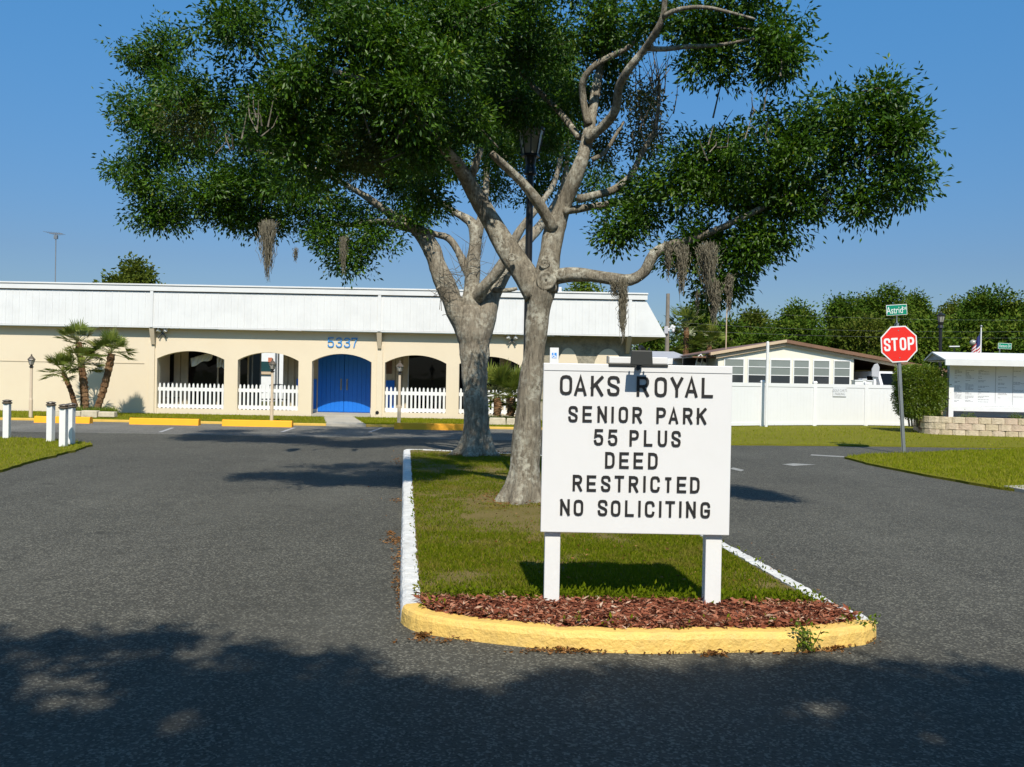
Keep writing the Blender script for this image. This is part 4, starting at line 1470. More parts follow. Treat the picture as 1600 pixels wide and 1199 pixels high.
# seam battens and brackets
for px in (237, 593, 985):
    xx = P(px, 480, YE).x
    mb = MB()
    w2 = .05
    mb.add([(xx - w2, YE - .035, ZE - .03), (xx + w2, YE - .035, ZE - .03), (xx + w2, YT - .05, ZT + .05), (xx - w2, YT - .05, ZT + .05), (xx - w2, YE + .01, ZE - .03), (xx + w2, YE + .01, ZE - .03), (xx + w2, YT + .0, ZT + .05), (xx - w2, YT, ZT + .05)],
           [(0, 1, 2, 3), (0, 4, 5, 1), (1, 5, 6, 2), (4, 0, 3, 7), (3, 2, 6, 7)])
    build('seam_batten', mb, 'roof_white', club)
    mb = MB()
    zb = ZE - .6
    yw = BY - .052 if px < 900 else YR - .002
    mb.add([(xx - .085, YE + .0, ZE - .06), (xx + .085, YE + .0, ZE - .06), (xx + .085, yw, ZE - .06), (xx - .085, yw, ZE - .06), (xx - .06, yw - .06, zb), (xx + .06, yw - .06, zb), (xx + .06, yw, zb), (xx - .06, yw, zb)],
           [(4, 5, 1, 0), (5, 6, 2, 1), (7, 4, 0, 3), (6, 7, 3, 2), (0, 1, 2, 3), (7, 6, 5, 4)])
    build('bracket', mb, 'stucco_trim', club)
# house number
zc = bz_(535, 535.5)
hN = (543 - 527.5) * BY / FPX
for ch, px in zip('5337', (516, 529, 541.5, 553)):
    letter(ch, bx_(px), zc - (px - 535) * 0.0, 9.6 * BY / FPX, hN, .036, BY - .03, BY + .001, 'blue_number', club, 'house_number')
# pickets in the arches (one run of fencing per arch, built into the arcade)


def picket_run(a, b, label):
    xa, xb = bx_(a), bx_(b)
    o = thing('picket_fence', label, 'fence', ((xa + xb) / 2, BY + .1, .24), 'white picket fences across the arches')
    zt = 1.16
    yy = BY + .09
    for z in (.33, .90):
        build('rail', MB().bbox(xa + .002, xb - .002, yy + .021, yy + .055, z - .06, z + .06), 'white_paint', o)
    nP = max(3, round((xb - xa) / 0.140))
    for i in range(nP):
        xx = xa + (xb - xa) * (i + .5) / nP
        w2 = .034
        if i == 0:
            proto = MB().prism([(-w2, 0), (w2, 0), (w2, .79), (w2 * .7, .84), (0, .865), (-w2 * .7, .84), (-w2, .79)], -.02, 0)
            pc = build('picket', proto, 'white_paint', o, local=True)
            pm_ = pc
        else:
            pc = pm_.copy()
            COL.objects.link(pc)
        pc.location = Vector((xx, yy + .02, .243)) - o.location
    return o


picket_run(245, 350, 'white picket fence in the leftmost arch, grey cloth hanging behind it')
picket_run(371, 466, 'white picket fence in the second arch, left of the blue doors')
picket_run(601, 697, 'white picket fence in the arch just right of the blue doors')
picket_run(717, 811, 'white picket fence behind the oak trunks and the bushy palm')


def cloth(pxs, Y, lab):
    mb = MB()
    (x0, y0), (x1, y1), (x2, y2), (x3, y3) = pxs
    n_, m_ = 14, 8
    vs, fs = [], []
    for i in range(n_ + 1):
        for j in range(m_ + 1):
            s, t = i / n_, j / m_
            X = (x0 * (1 - s) + x1 * s) * (1 - t) + (x3 * (1 - s) + x2 * s) * t
            Yp = (y0 * (1 - s) + y1 * s) * (1 - t) + (y3 * (1 - s) + y2 * s) * t
            p = P(X, Yp + 1.5 * math.sin(s * 9) * t, Y + .05 * math.sin(s * 17 + t * 4) - .10 * t)
            vs.append(p)
    for i in range(n_):
        for j in range(m_):
            a = i * (m_ + 1) + j
            fs.append((a, a + m_ + 1, a + m_ + 2, a + 1))
    o = build('hanging_cloth', mb.add(vs, fs), 'cloth_grey', smooth=True)
    sm = o.modifiers.new('thick', 'SOLIDIFY')
    sm.thickness = .006
    tag(o, lab, 'cloth', 'grey cloths hung in the leftmost arch')
    return o


cloth([(298, 560), (334, 549), (331, 561), (299, 573)], BY + .75, 'large crumpled grey cloth hung under the porch ceiling of the leftmost arch')
cloth([(339, 553), (352, 558), (352, 575), (339, 574)], BY + .75, 'small grey cloth hanging at the right edge of the leftmost arch')

# porch chairs behind the pickets


def chair():
    o = thing('porch_chair', 'dark metal porch chair', 'chair', (0, 0, 0), 'metal chairs on the porch')
    mb = MB().bbox(-.24, .24, -.24, .24, .42, .46)
    build('seat', mb, 'black_metal', o, local=True)
    mb = MB()
    for xx in np.linspace(-.22, .22, 6):
        mb.tube([(xx, .24, .46), (xx, .30, .92)], .012, 5)
    mb.tube([(-.24, .30, .92), (0, .31, .97), (.24, .30, .92)], .016, 6)
    build('backrest', mb, 'grey_metal', o, local=True)
    for sx in (-.22, .22):
        for sy in (-.22, .22):
            build('leg', MB().tube([(sx, sy, .42), (sx * 1.1, sy * 1.1, 0)], .014, 6), 'grey_metal', o, local=True)
        build('armrest', MB().tube([(sx, -.22, .42), (sx * 1.1, -.2, .66), (sx * 1.1, .27, .68)], .014, 6), 'grey_metal', o, local=True)
    return o


c0 = chair()
for i, (px, rz, lab) in enumerate(((256, .4, 'metal porch chair behind the left end of the leftmost picket fence'), (412, -.3, 'metal porch chair facing the bright view in the second arch'),
                                   (430, .5, 'metal porch chair behind the lamp post in the second arch'), (684, -.6, 'metal porch chair behind the right end of the fence next to the oak'))):
    o = c0 if i == 0 else copy_tree(c0)
    o.location = (bx_(px), BY + .85, .146)
    o.rotation_euler = (0, 0, rz)
    o['label'] = lab

# white building added beyond the second arch in place of a window reflection
YB2 = 47.0
bb = thing('reflection_building', 'white building with a dark window, added for the reflection in the second arch', 'building', P(415, 640, YB2))
x0, x1 = P(340, 600, YB2).x, P(470, 600, YB2).x
build('wall', MB().bbox(x0, x1, YB2, YB2 + .3, 0, 4.0), 'white_paint', bb)
w = build('window', MB().bbox(P(377, 600, YB2).x, P(424, 600, YB2).x, YB2 - .03, YB2 - .004, P(410, 580.5, YB2).z, P(410, 565, YB2).z), 'teal_glass', bb)
build('sill', MB().bbox(P(385, 600, YB2).x, P(424, 600, YB2).x, YB2 - .1, YB2 - .002, P(410, 585, YB2).z, P(410, 581, YB2).z), 'tan_trim', w)
build('mullion', MB().bbox(P(398.5, 600, YB2).x, P(400.5, 600, YB2).x, YB2 - .06, YB2 - .031, P(410, 580.5, YB2).z, P(410, 565, YB2).z), 'white_paint', w)
build('downpipe', MB().bbox(P(430, 600, YB2).x, P(433, 600, YB2).x, YB2 - .12, YB2 - .02, 0, 3.9), 'grey_metal', bb)
build('wall_plaque', MB().bbox(P(419, 600, YB2).x, P(425, 600, YB2).x, YB2 - .08, YB2 - .035, P(420, 566, YB2).z, P(420, 559, YB2).z), 'brick_red', bb)
# screen posts in the opening left for that reflection
for px in (393, 406, 434):
    build('screen_post', MB().bbox(q(px) - .02, q(px) + .02, PYB + .05, PYB + .09, .146, 2.22), 'grey_metal', club)


def flood(px, py, lab):
    Y = BY - .02 if px < 700 else BY - .02
    c = P(px, py, Y)
    o = thing('floodlight', lab, 'floodlight', c, 'twin floodlights on the clubhouse wall')
    build('mount', MB().tube([c + Vector((0, .02, 0)), c + Vector((0, -.05, 0))], .05, 10), 'grey_metal', o)
    for s in (-1, 1):
        h = c + Vector((s * .09, -.1, .07))
        d = Vector((s * .5, -.45, .35)).normalized()
        hd = build('lamp_head', MB().tube([h - d * .05, h + d * .02, h + d * .09], [.03, .055, .065], 12), 'white_paint', o)
        build('arm', MB().tube([c + Vector((0, -.04, 0)), h - d * .04], .014, 6), 'black_metal', hd)
        build('sensor', MB().tube([c + Vector((0, -.04, -.01)), c + Vector((s * .10, -.07, -.10)), c + Vector((s * .11, -.08, -.13))], [.014, .02, .03], 8), 'black_metal', o)
    return o


flood(255, 521, 'twin floodlight above the leftmost arch')
flood(800, 532, 'twin floodlight on the wall between the two oak trunks')
c = P(589.5, 645, BY - .03)
o = build('wall_vent', MB().tube([c + Vector((0, .028, 0)), c + Vector((0, -.03, 0))], [.07, .06], 14), 'black_metal')
tag(o, 'small round black vent at the wall foot right of the blue doors', 'vent')

# ------------------------------------------------------------------ things before the clubhouse


def wheel_stop(x0, x1):
    L_ = x1 - x0
    mb = MB()
    prof = [(-.11, 0), (-.075, .165), (-.06, .18), (.06, .18), (.075, .165), (.11, 0)]
    vs = [(-L_ / 2, y, z) for y, z in prof] + [(L_ / 2, y, z) for y, z in prof]
    k = len(prof)
    fs = [(i, k + i, k + i + 1, i + 1)[::-1] for i in range(k - 1)] + [tuple(range(k)), tuple(range(2 * k - 1, k - 1, -1))]
    return mb.add(vs, fs)


ws = [(22, 115, 664.5, 'yellow wheel stop at the far left behind the white bollards'), (176, 293, 667.5, 'yellow wheel stop in front of the leftmost arch\'s left side, right of the palms'),
      (326, 443, 670.5, 'yellow wheel stop just left of the entrance path'), (611, 728, 674, 'yellow wheel stop right of the entrance path, reaching the oak trunk')]
for a, b, yb, lab in ws:
    p0, p1 = G(a, yb - .7), G(b, yb + .7)
    o = build('wheel_stop', wheel_stop(p0.x, p1.x), 'stop_yellow', bevel=.008)
    o.location = ((p0.x + p1.x) / 2, 25.15, 0.003)
    tag(o, lab, 'wheel stop', 'yellow wheel stops in the parking bays')


def garden_lamp():
    o = thing('garden_lamp', 'x', 'lamp post', (0, 0, 0), 'cream lamp posts along the clubhouse lawn')
    build('post', MB().lathe((0, 0, 0), [(.052, -.05), (.052, .5), (.042, .55), (.038, 1.42), (.05, 1.44)], 12), 'pole_cream', o, local=True)
    build('collar', MB().lathe((0, 0, 0), [(.035, 1.44), (.07, 1.47), (.035, 1.5), (.06, 1.54)], 10), 'black_metal', o, local=True)
    g = build('lantern', MB().lathe((0, 0, 0), [(.06, 1.541), (.105, 1.68)], 6), 'lamp_glass', o, local=True)
    build('lantern_roof', MB().lathe((0, 0, 0), [(.12, 1.681), (.11, 1.70), (.05, 1.77), (.02, 1.80), (.025, 1.83), (.004, 1.86)], 8), 'cap_dark', o, local=True)
    mb = MB()
    for i in range(6):
        a = 6.2832 * i / 6
        mb.tube([(math.cos(a) * .063, math.sin(a) * .063, 1.54), (math.cos(a) * .107, math.sin(a) * .107, 1.685)], .006, 4)
    build('lantern_frame', mb, 'cap_dark', o, local=True)
    return o


g0 = garden_lamp()
for i, (px, lab) in enumerate(((48, 'cream lamp post at the far left against the plain tan wall'), (424.5, 'cream lamp post in front of the second arch'), (623.5, 'cream lamp post in front of the arch right of the blue doors'))):
    o = g0 if i == 0 else copy_tree(g0)
    o.location = (P(px, 650, YK + .5).x, YK + .5, .09)
    o['label'] = lab

# bollards


def bollard():
    o = thing('bollard', 'x', 'bollard', (0, 0, 0), 'white bollards on the left corner lawn')
    build('post', MB().bbox(-.06, .06, -.06, .06, -.1, .72), 'white_paint', o, local=True, bevel=.006)
    build('cap', MB().lathe((0, 0, 0), [(.075, .72), (.10, .735), (.10, .75), (.07, .775), (.098, .785), (.09, .80), (.03, .815)], 14), 'cap_dark', o, local=True)
    return o


b0 = bollard()
for i, (px, py, h, lab) in enumerate(((10.5, 684.5, 1.0, 'leftmost white bollard, standing apart at the picture edge'), (79, 689.5, 1.0, 'white bollard left of the close pair on the corner lawn'),
                                      (99, 697.5, 1.02, 'nearest white bollard of the corner lawn'), (110.5, 694, 1.0, 'white bollard close behind the nearest one, partly shaded'))):
    o = b0 if i == 0 else copy_tree(b0)
    p = G(px, py, .04)
    o.location = (p.x, p.y, .04)
    o['label'] = lab
    o.rotation_euler = (0, 0, random.uniform(-.2, .2))

# ------------------------------------------------------------------ palms


def fan_palm(base, top, r0, r1, fr, nf, label, name='fan_palm', group='fan palms at the clubhouse wall', trunkmat='palm_bark', up=0.25):
    o = thing(name, label, 'palm', base, group)
    line = [base.lerp(top, t) + Vector((0.05 * math.sin(t * 3), 0, 0)) for t in np.linspace(0, 1, 12)]
    mb = MB()
    vs, fs, n_ = [], [], 12
    rows = []
    for i, p in enumerate(line):
        t = i / (len(line) - 1)
        r = r0 * (1 - t) + r1 * t
        rows.append((p, r * 1.08))
        if i < len(line) - 1:
            rows.append((p.lerp(line[i + 1], .7), r * .92))
    mb.tube([p for p, r in rows], [r for p, r in rows], 12, True, .10)
    build('trunk', mb, trunkmat, o)
    V, R, pet = [], [], MB()
    for k in range(nf):
        el = random.uniform(-.45, 1.35)
        az = random.uniform(0, 6.2832)
        d = Vector((math.cos(az) * math.cos(el), math.sin(az) * math.cos(el), math.sin(el) + up * .3)).normalized()
        L_ = fr * random.uniform(.5, .7)
        st = top + Vector((0, 0, random.uniform(-.05, .1)))
        hub = st + d * L_ - Vector((0, 0, .06 * L_))
        pet.tube([st, st.lerp(hub, .5) + Vector((0, 0, .02)), hub], [.012, .009, .006], 4, False)
        side = d.cross(Vector((random.gauss(0, .3), random.gauss(0, .3), 1))).normalized()
        nrm = side.cross(d)
        ns = 17
        tone = random.random() * .6
        for s in range(ns):
            a = (s / (ns - 1) - .5) * 2.9
            dd = (d * math.cos(a) + side * math.sin(a) + nrm * random.gauss(.05, .06)).normalized()
            ll = fr * random.uniform(.5, .66) * (1 - .25 * abs(a) / 1.5)
            wv = (side * math.cos(a) - d * math.sin(a)) * fr * .026
            mid = hub + dd * ll * .5
            tip = hub + dd * ll - Vector((0, 0, ll * .14 * random.random()))
            V.append([hub, mid + wv, tip, mid - wv])
            R.append(min(1, tone + random.random() * .4))
    build('petioles', pet, 'petiole', o)
    V = np.array([[tuple(p) for p in q_] for q_ in V]).reshape(-1, 3)
    b = np.arange(len(R))[:, None] * 4
    F = np.concatenate([b + np.array([[0, 1, 2]]), b + np.array([[0, 2, 3]])], 1).reshape(-1, 3)
    build_np('fronds', V, F, 'palm_leaf', o, np.array(R), 4)
    return o


YPM = 28.2
fan_palm(P(120, 645, YPM), P(98, 582, YPM), .08, .075, .64, 24, 'leftmost fan palm, thin trunk leaning left by the plain wall')
fan_palm(P(134, 645, YPM - .2), P(127, 573, YPM - .2), .09, .10, .67, 24, 'middle fan palm with the straightest trunk of the wall palms')
fan_palm(P(150, 645, YPM), P(174, 553, YPM), .105, .11, .72, 28, 'rightmost fan palm of the wall group, thick trunk leaning right')
fan_palm(P(131, 644, YPM + .6), P(122, 535, YPM + .6), .10, .10, .68, 24, 'tallest fan palm, its head above the middle palm')
for px, pt, lab in ((776, 598, 'bushy palm between the oak trunks, left stem'), (797, 596, 'bushy palm between the oak trunks, right stem partly behind the nearer trunk')):
    fan_palm(P(px, 650, 28.4), P(px - 1, 622, 28.4), .13, .12, 1.05, 26, lab, group='bushy palms between the oak trunks')


def tuft(poly, n_, z, h, label):
    x, y = scatter(poly, n_)
    m = len(x)
    lo = np.stack([x, y, np.full(m, z)], 1)
    ax = np.stack([RNG.normal(size=m) * .5, RNG.normal(size=m) * .5, np.ones(m)], 1)
    a = RNG.uniform(0, math.pi, m)
    sd_ = np.stack([np.cos(a), np.sin(a), np.zeros(m)], 1) * .012
    V = np.stack([lo - sd_, lo + sd_, lo + unit(ax) * (h * RNG.uniform(.5, 1.2, m))[:, None]], 1).reshape(-1, 3)
    tag(build_np('tufted_grass', V, np.arange(m * 3).reshape(-1, 3), 'hedge_leaf', None, RNG.uniform(0, 1, m), 3), label, 'grass', kind='stuff')


x0, x1 = P(112, 640, 27.8).x, P(168, 640, 27.8).x
tuft([(x0, 27.6), (x1, 27.6), (x1, 28.6), (x0, 28.6)], 2600, .10, .28, 'tall grass tufts at the foot of the wall palms')
x0, x1 = P(765, 640, 27.8).x, P(812, 640, 27.8).x
tuft([(x0, 27.9), (x1, 27.9), (x1, 28.8), (x0, 28.8)], 1800, .10, .22, 'grass tufts at the foot of the bushy palms')


def stone_edge(pxa, pxb, Y, lab):
    o = thing('planter_edge', lab, 'planter', (P((pxa + pxb) / 2, 650, Y).x, Y, .09), 'low limestone planter edges')
    xa, xb = P(pxa, 650, Y).x, P(pxb, 650, Y).x
    n_ = max(2, int((xb - xa) / .42))
    for i in range(n_):
        a = xa + (xb - xa) * i / n_
        b = xa + (xb - xa) * (i + 1) / n_
        build('stone', MB().box(((a + b) / 2, Y + random.uniform(-.03, .03), .17), (b - a - .012, .25, .19 + random.uniform(-.03, .03)), Matrix.Rotation(random.uniform(-.06, .06), 3, 'Z'), .94), 'limestone', o, bevel=.02)


stone_edge(76, 182, 27.1, 'low limestone edging in front of the wall palms')
stone_edge(764, 818, 27.2, 'low limestone edging in front of the bushy palms')

# handicap sign
YH = 27.3
hp = P(866, 600, YH)
o = thing('parking_sign', 'small white accessible parking sign with blue wheelchair symbol, above the park sign', 'sign', (hp.x, YH, .09))
x0, x1, z0_, z1_ = P(859.2, 560, YH).x, P(872.8, 560, YH).x, P(866, 573, YH).z, P(866, 543.5, YH).z
build('post', MB().bbox(hp.x - .03, hp.x + .03, YH + .002, YH + .05, 0, z1_ - .05), 'grey_metal', o)
build('plate', MB().bbox(x0, x1, YH - .006, YH, z0_, z1_), 'sign_white', o)
e0, e1, f0_, f1_ = P(862.3, 556, YH).x, P(869.7, 556, YH).x, P(866, 560, YH).z, P(866, 551.5, YH).z
build('blue_square', MB().bbox(e0, e1, YH - .010, YH - .0065, f0_, f1_), 'sign_blue', o)
cw, chh = (e1 - e0), (f1_ - f0_)


def hs(u, v):
    return (e0 + u * cw, f0_ + v * chh)


mb = MB()
mb.ribbon([hs(.42, .78), hs(.44, .45), hs(.68, .45), hs(.78, .18), hs(.9, .22)], .012, YH - .0125, YH - .0105)
mb.ribbon([hs(.40 + .26 * math.cos(a), .34 + .24 * math.sin(a)) for a in np.linspace(2.2, 6.0, 12)], .011, YH - .0131, YH - .0105)
mb.ribbon([hs(.42 + .07 * math.cos(a), .88 + .06 * math.sin(a)) for a in np.linspace(0, 6.2, 8)], .009, YH - .0137, YH - .0105, True)
build('wheelchair_symbol', mb, 'sign_white', o)

# rooftop aerial
YA_ = BY + 3
o = thing('tv_aerial', 'tall thin tv aerial on the clubhouse roof at the left', 'aerial', P(87, 445, YA_))
zt = P(87, 366, YA_).z
xx = P(87, 400, YA_).x
build('mast', MB().tube([(xx, YA_, ZT + .15), (xx, YA_, zt)], .018, 6), 'grey_metal', o)
build('boom', MB().tube([(xx - .24, YA_, zt + .02), (xx + .24, YA_, zt + .02)], .014, 6), 'grey_metal', o)
mb = MB()
for k in range(7):
    dx = -.22 + .44 * k / 6
    mb.tube([(xx + dx, YA_ - .5 + .04 * k, zt + .02), (xx + dx, YA_ + .5 - .04 * k, zt + .02)], .006, 4)
build('element', mb, 'grey_metal', o)
build('rotor_box', MB().bbox(xx - .06, xx + .06, YA_ - .05, YA_ + .05, zt - .18, zt - .05), 'grey_metal', o)
c = P(875, 457, BY + 2)
o = build('roof_vent', MB().tube([(c.x, c.y, ZT), (c.x, c.y, P(875, 449, BY + 2).z)], .06, 10), 'white_paint')
tag(o, 'white vent pipe on the clubhouse roof beside the oak trunk', 'vent pipe')

# ------------------------------------------------------------------ right side: white vinyl fence
FH = 1.50
fp = [G(x, y, .035) for x, y in ((940, 668.5), (1022, 667.5), (1106, 667), (1190, 666), (1272, 665.5), (1352, 665.5), (1438, 667))]
fence = thing('vinyl_fence', 'long solid white vinyl privacy fence in front of the brown roofed house', 'fence', fp[3])
for i, p in enumerate(fp):
    build('post', MB().box((p.x, p.y, FH / 2), (.125, .125, FH + .06)), 'sign_white', fence, bevel=.005)
    build('post_cap', MB().box((p.x, p.y, FH + .045), (.15, .15, .05), None, .6), 'sign_white', fence)
for i in range(len(fp) - 1):
    a, b = fp[i], fp[i + 1]
    d = Vector((b.x - a.x, b.y - a.y, 0))
    L_ = d.length
    rot = Matrix.Rotation(math.atan2(d.y, d.x), 3, 'Z')
    mid = Vector(((a.x + b.x) / 2, (a.y + b.y) / 2, 0))
    pan = MB().box(mid + Vector((0, 0, .11)), (L_ - .126, .05, .10), rot)
    pan2 = MB().box(mid + Vector((0, 0, FH - .08)), (L_ - .126, .05, .12), rot)
    build('rail', pan, 'sign_white', fence)
    build('rail', pan2, 'sign_white', fence)
    nb = round(L_ / .152)
    for k in range(nb):
        t = (k + .5) / nb
        c = a.lerp(b, (t * (L_ - .13) + .065) / L_)
        build('board', MB().box((c.x, c.y, (FH - .14 + .16) / 2), ((L_ - .13) / nb - .0015, .022, FH - .14 - .16 - .001), rot), 'sign_white', fence)


def text(body, size, loc, mat, parent, name, rot=(math.pi / 2, 0, 0), ex=.002, sx=1.0):
    cu = bpy.data.curves.new(name, 'FONT')
    cu.body = body
    cu.size = size
    cu.extrude = ex
    cu.align_x = 'CENTER'
    cu.align_y = 'CENTER'
    cu.resolution_u = 3
    ob = bpy.data.objects.new(name, cu)
    cu.materials.append(MATS[mat])
    link(ob, parent)
    ob.location = Vector(loc) - (root_loc(parent) if parent else Vector())
    ob.rotation_euler = rot
    ob.scale = (sx, 1, 1)
    bpy.context.view_layer.update()
    me = bpy.data.meshes.new_from_object(ob.evaluated_get(bpy.context.evaluated_depsgraph_get()))
    o2 = bpy.data.objects.new(name, me)
    link(o2, parent)
    o2.location, o2.rotation_euler, o2.scale = ob.location, ob.rotation_euler, ob.scale
    bpy.data.objects.remove(ob)
    o2.name = name
    return o2


d = fp[5] - fp[4]
ang = math.atan2(d.y, d.x)
pc = fp[4].lerp(fp[5], .47)
nv = Vector((math.sin(ang), -math.cos(ang), 0))
o = thing('fence_notice', 'small notice reading golf carts parking on the white vinyl fence', 'notice', pc + nv * .03)
rot = Matrix.Rotation(ang, 3, 'Z')
zc = P(1310, 613, pc.y).z
build('plate', MB().box(pc + nv * .035 + Vector((0, 0, zc - pc.z)), (.56, .01, .30), rot), 'board_paper', o)
for t_, dz in (('GOLF CARTS', .055), ('PARKING', -.065)):
    text(t_, .125, pc + nv * .0425 + Vector((0, 0, zc - pc.z + dz)), 'print_grey', o, 'lettering', (math.pi / 2, 0, ang), .001, .82)
# slim white pole before the fence
pp = G(1197, 667, .035)
zt = P(1193, 535, pp.y).z
o = build('flag_pole', MB().lathe((pp.x, pp.y, 0), [(.05, 0), (.05, zt), (.02, zt + .03)], 10), 'sign_white')
o.name = 'white_pole'
tag(o, 'slim bare white pole standing in front of the vinyl fence', 'pole')

# ------------------------------------------------------------------ house with the brown roof
HY = 38.0


def hx(px, py=570, Y=HY):
    return P(px, py, Y).x


def hz(px, py, Y=HY):
    return P(px, py, Y).z


house = thing('mobile_home', 'low white house with brown gable roof and a row of windows behind the fence', 'house', (hx(1228), HY, 0))
xl, xr = hx(1122), hx(1334)
zap, zl, zr = hz(1226, 531), hz(1108, 551), hz(1476, 577)
xap = hx(1226)
zl_w = hz(1122, 552)
zr_w = zap + (zr - zap) * (xr - xap) / (hx(1476) - xap) - .12
poly = [(xl, 0), (xr, 0), (xr, zr_w), (xap, zap - .13), (xl, zl_w - .05)]
build('wall', MB().prism(poly, HY, HY + .15), 'house_cream', house)
build('side_wall', MB().bbox(xl, xl + .12, HY + .151, HY + 12, 0, zl_w - .06).bbox(xr - .12, xr, HY + .151, HY + 12, 0, zr_w - .02), 'white_paint', house)
# roof: two slopes, thick
for nm, (xa, za), (xb, zb) in (('roof', (hx(1106), zl), (xap, zap)), ('roof', (xap, zap), (hx(1476), zr))):
    vs = [(xa, HY - .18, za), (xb, HY - .18, zb), (xb, HY + 13, zb), (xa, HY + 13, za), (xa, HY - .18, za - .05), (xb, HY - .18, zb - .05), (xb, HY + 13, zb - .05), (xa, HY + 13, za - .05)]
    build(nm, MB().add(vs, [(0, 1, 2, 3), (7, 6, 5, 4), (4, 5, 1, 0), (5, 6, 2, 1), (6, 7, 3, 2), (7, 4, 0, 3)]), 'brown_roof', house)


def rake(xa, za, xb, zb, off, hgt, y, mat, nm):
    vs = [(xa, y, za - off - hgt), (xb, y, zb - off - hgt), (xb, y, zb - off), (xa, y, za - off), (xa, y + .06, za - off - hgt), (xb, y + .06, zb - off - hgt), (xb, y + .06, zb - off), (xa, y + .06, za - off)]
    build(nm, MB().add(vs, [(0, 1, 2, 3), (4, 0, 3, 7), (1, 5, 6, 2), (3, 2, 6, 7), (5, 4, 7, 6), (4, 5, 1, 0)]), mat, house)


rake(hx(1108), zl, xap, zap, .002, .12, HY - .25, 'tan_trim', 'fascia')
rake(hx(1118), zl + .03, xap - .0, zap, .14, .14, HY - .12, 'tan_trim', 'gutter')
rake(xap + .003, zap, hx(1476), zr, .002, .14, HY - .25, 'brown_roof', 'fascia')
rake(xap + .003, zap, hx(1470), zr + .02, .15, .12, HY - .12, 'tan_trim', 'fascia')
wins = [(1131, 1163), (1168, 1198), (1203, 1236), (1239, 1265), (1270, 1297), (1302, 1329)]
zw0, zw1 = hz(1230, 602), hz(1230, 561.5)
for a, b in wins:
    xa, xb = hx(a), hx(b)
    fr = MB()
    fr.bbox(xa, xb, HY - .03, HY - .001, zw1 - .05, zw1).bbox(xa, xb, HY - .03, HY - .001, zw0, zw0 + .05)
    fr.bbox(xa, xa + .045, HY - .03, HY - .001, zw0 + .051, zw1 - .051).bbox(xb - .045, xb, HY - .03, HY - .001, zw0 + .051, zw1 - .051)
    w_ = build('window', fr, 'white_paint', house)
    hh = (zw1 - zw0 - .1)
    cuts = [0, .36, .70, 1.0]
    for k in range(3):
        build('pane', MB().bbox(xa + .046, xb - .046, HY - .012, HY - .004, zw0 + .05 + hh * cuts[k] + .015, zw0 + .05 + hh * cuts[k + 1] - .015), 'house_glass_dark' if k == 0 else 'house_glass', w_)
    mb = MB()
    for k in (1, 2):
        build('glazing_bar', MB().bbox(xa + .046, xb - .046, HY - .028, HY - .0125, zw0 + .05 + hh * cuts[k] - .015, zw0 + .05 + hh * cuts[k] + .015), 'white_paint', w_)
# carport on the right: shade painted as a black end wall and side; post
rz = lambda x: zap + (zr - zap) * (x - xap) / (hx(1476) - xap) - .07
build('carport_backdrop', MB().prism([(xr + .01, 0), (hx(1472), 0), (hx(1472), rz(hx(1472))), (xr + .01, rz(xr + .01))], HY + 9.5, HY + 9.7), 'black_metal', house)
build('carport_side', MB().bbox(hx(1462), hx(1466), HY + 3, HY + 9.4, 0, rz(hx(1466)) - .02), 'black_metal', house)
build('carport_post', MB().bbox(hx(1466), hx(1469), HY - .3, HY - .2, 0, zr - .05), 'tan_trim', house)
build('carport_floor', MB().bbox(xr + .02, hx(1480), HY - 2, HY + 9.4, -.02, .03), 'concrete', house)
# side porch at the left: black screen added for the shade, folded chairs
build('porch_roof', MB().bbox(hx(1084), hx(1120), HY + .3, HY + 5, zl - .22, zl - .16), 'brown_roof', house)
build('porch_shade_screen', MB().bbox(hx(1082), hx(1121), HY + 2.2, HY + 2.3, 0, zl - .221), 'black_metal', house)
for px, lab, mt in ((1097, 'folded cream patio chair leaning left of the house porch', 'white_paint'), (1106, 'folded dark patio chair in the middle of the house porch', 'grey_metal')):
    o = thing('folded_chair', lab, 'chair', (hx(px), HY + 1, 0), 'folded chairs in the shaded house porch')
    xx = hx(px)
    z0c, zc1 = hz(px, 585), hz(px, 553)
    for s in (-.1, .12):
        build('frame', MB().tube([(xx + s - .25, HY + 1, z0c - 1.0), (xx + s - .05, HY + 1, z0c), (xx + s + .12, HY + 1, zc1 - .1), (xx + s + .25, HY + 1, zc1), (xx + s + .36, HY + 1, zc1 - .15)], .03, 6), mt, o)
    build('backrest', MB().box((xx + .02, HY + 1.06, (z0c + zc1) / 2 - .15), (.22, .03, .5), Matrix.Rotation(.4, 3, 'Y')), 'cloth_grey', o)
# second aerial on the house
xx = hx(1149)
o = thing('tv_aerial', 'slim white aerial rising from the brown house roof', 'aerial', (xx, HY + 3, zl))
build('mast', MB().tube([(xx + .3, HY + 3, zl), (xx + .3, HY + 3, P(1152, 474, HY + 3).z)], .025, 6), 'tan_trim', o)
build('boom', MB().tube([(xx + .1, HY + 3, P(1152, 473, HY + 3).z), (xx + .62, HY + 3, P(1152, 473, HY + 3).z)], .018, 6), 'grey_metal', o)

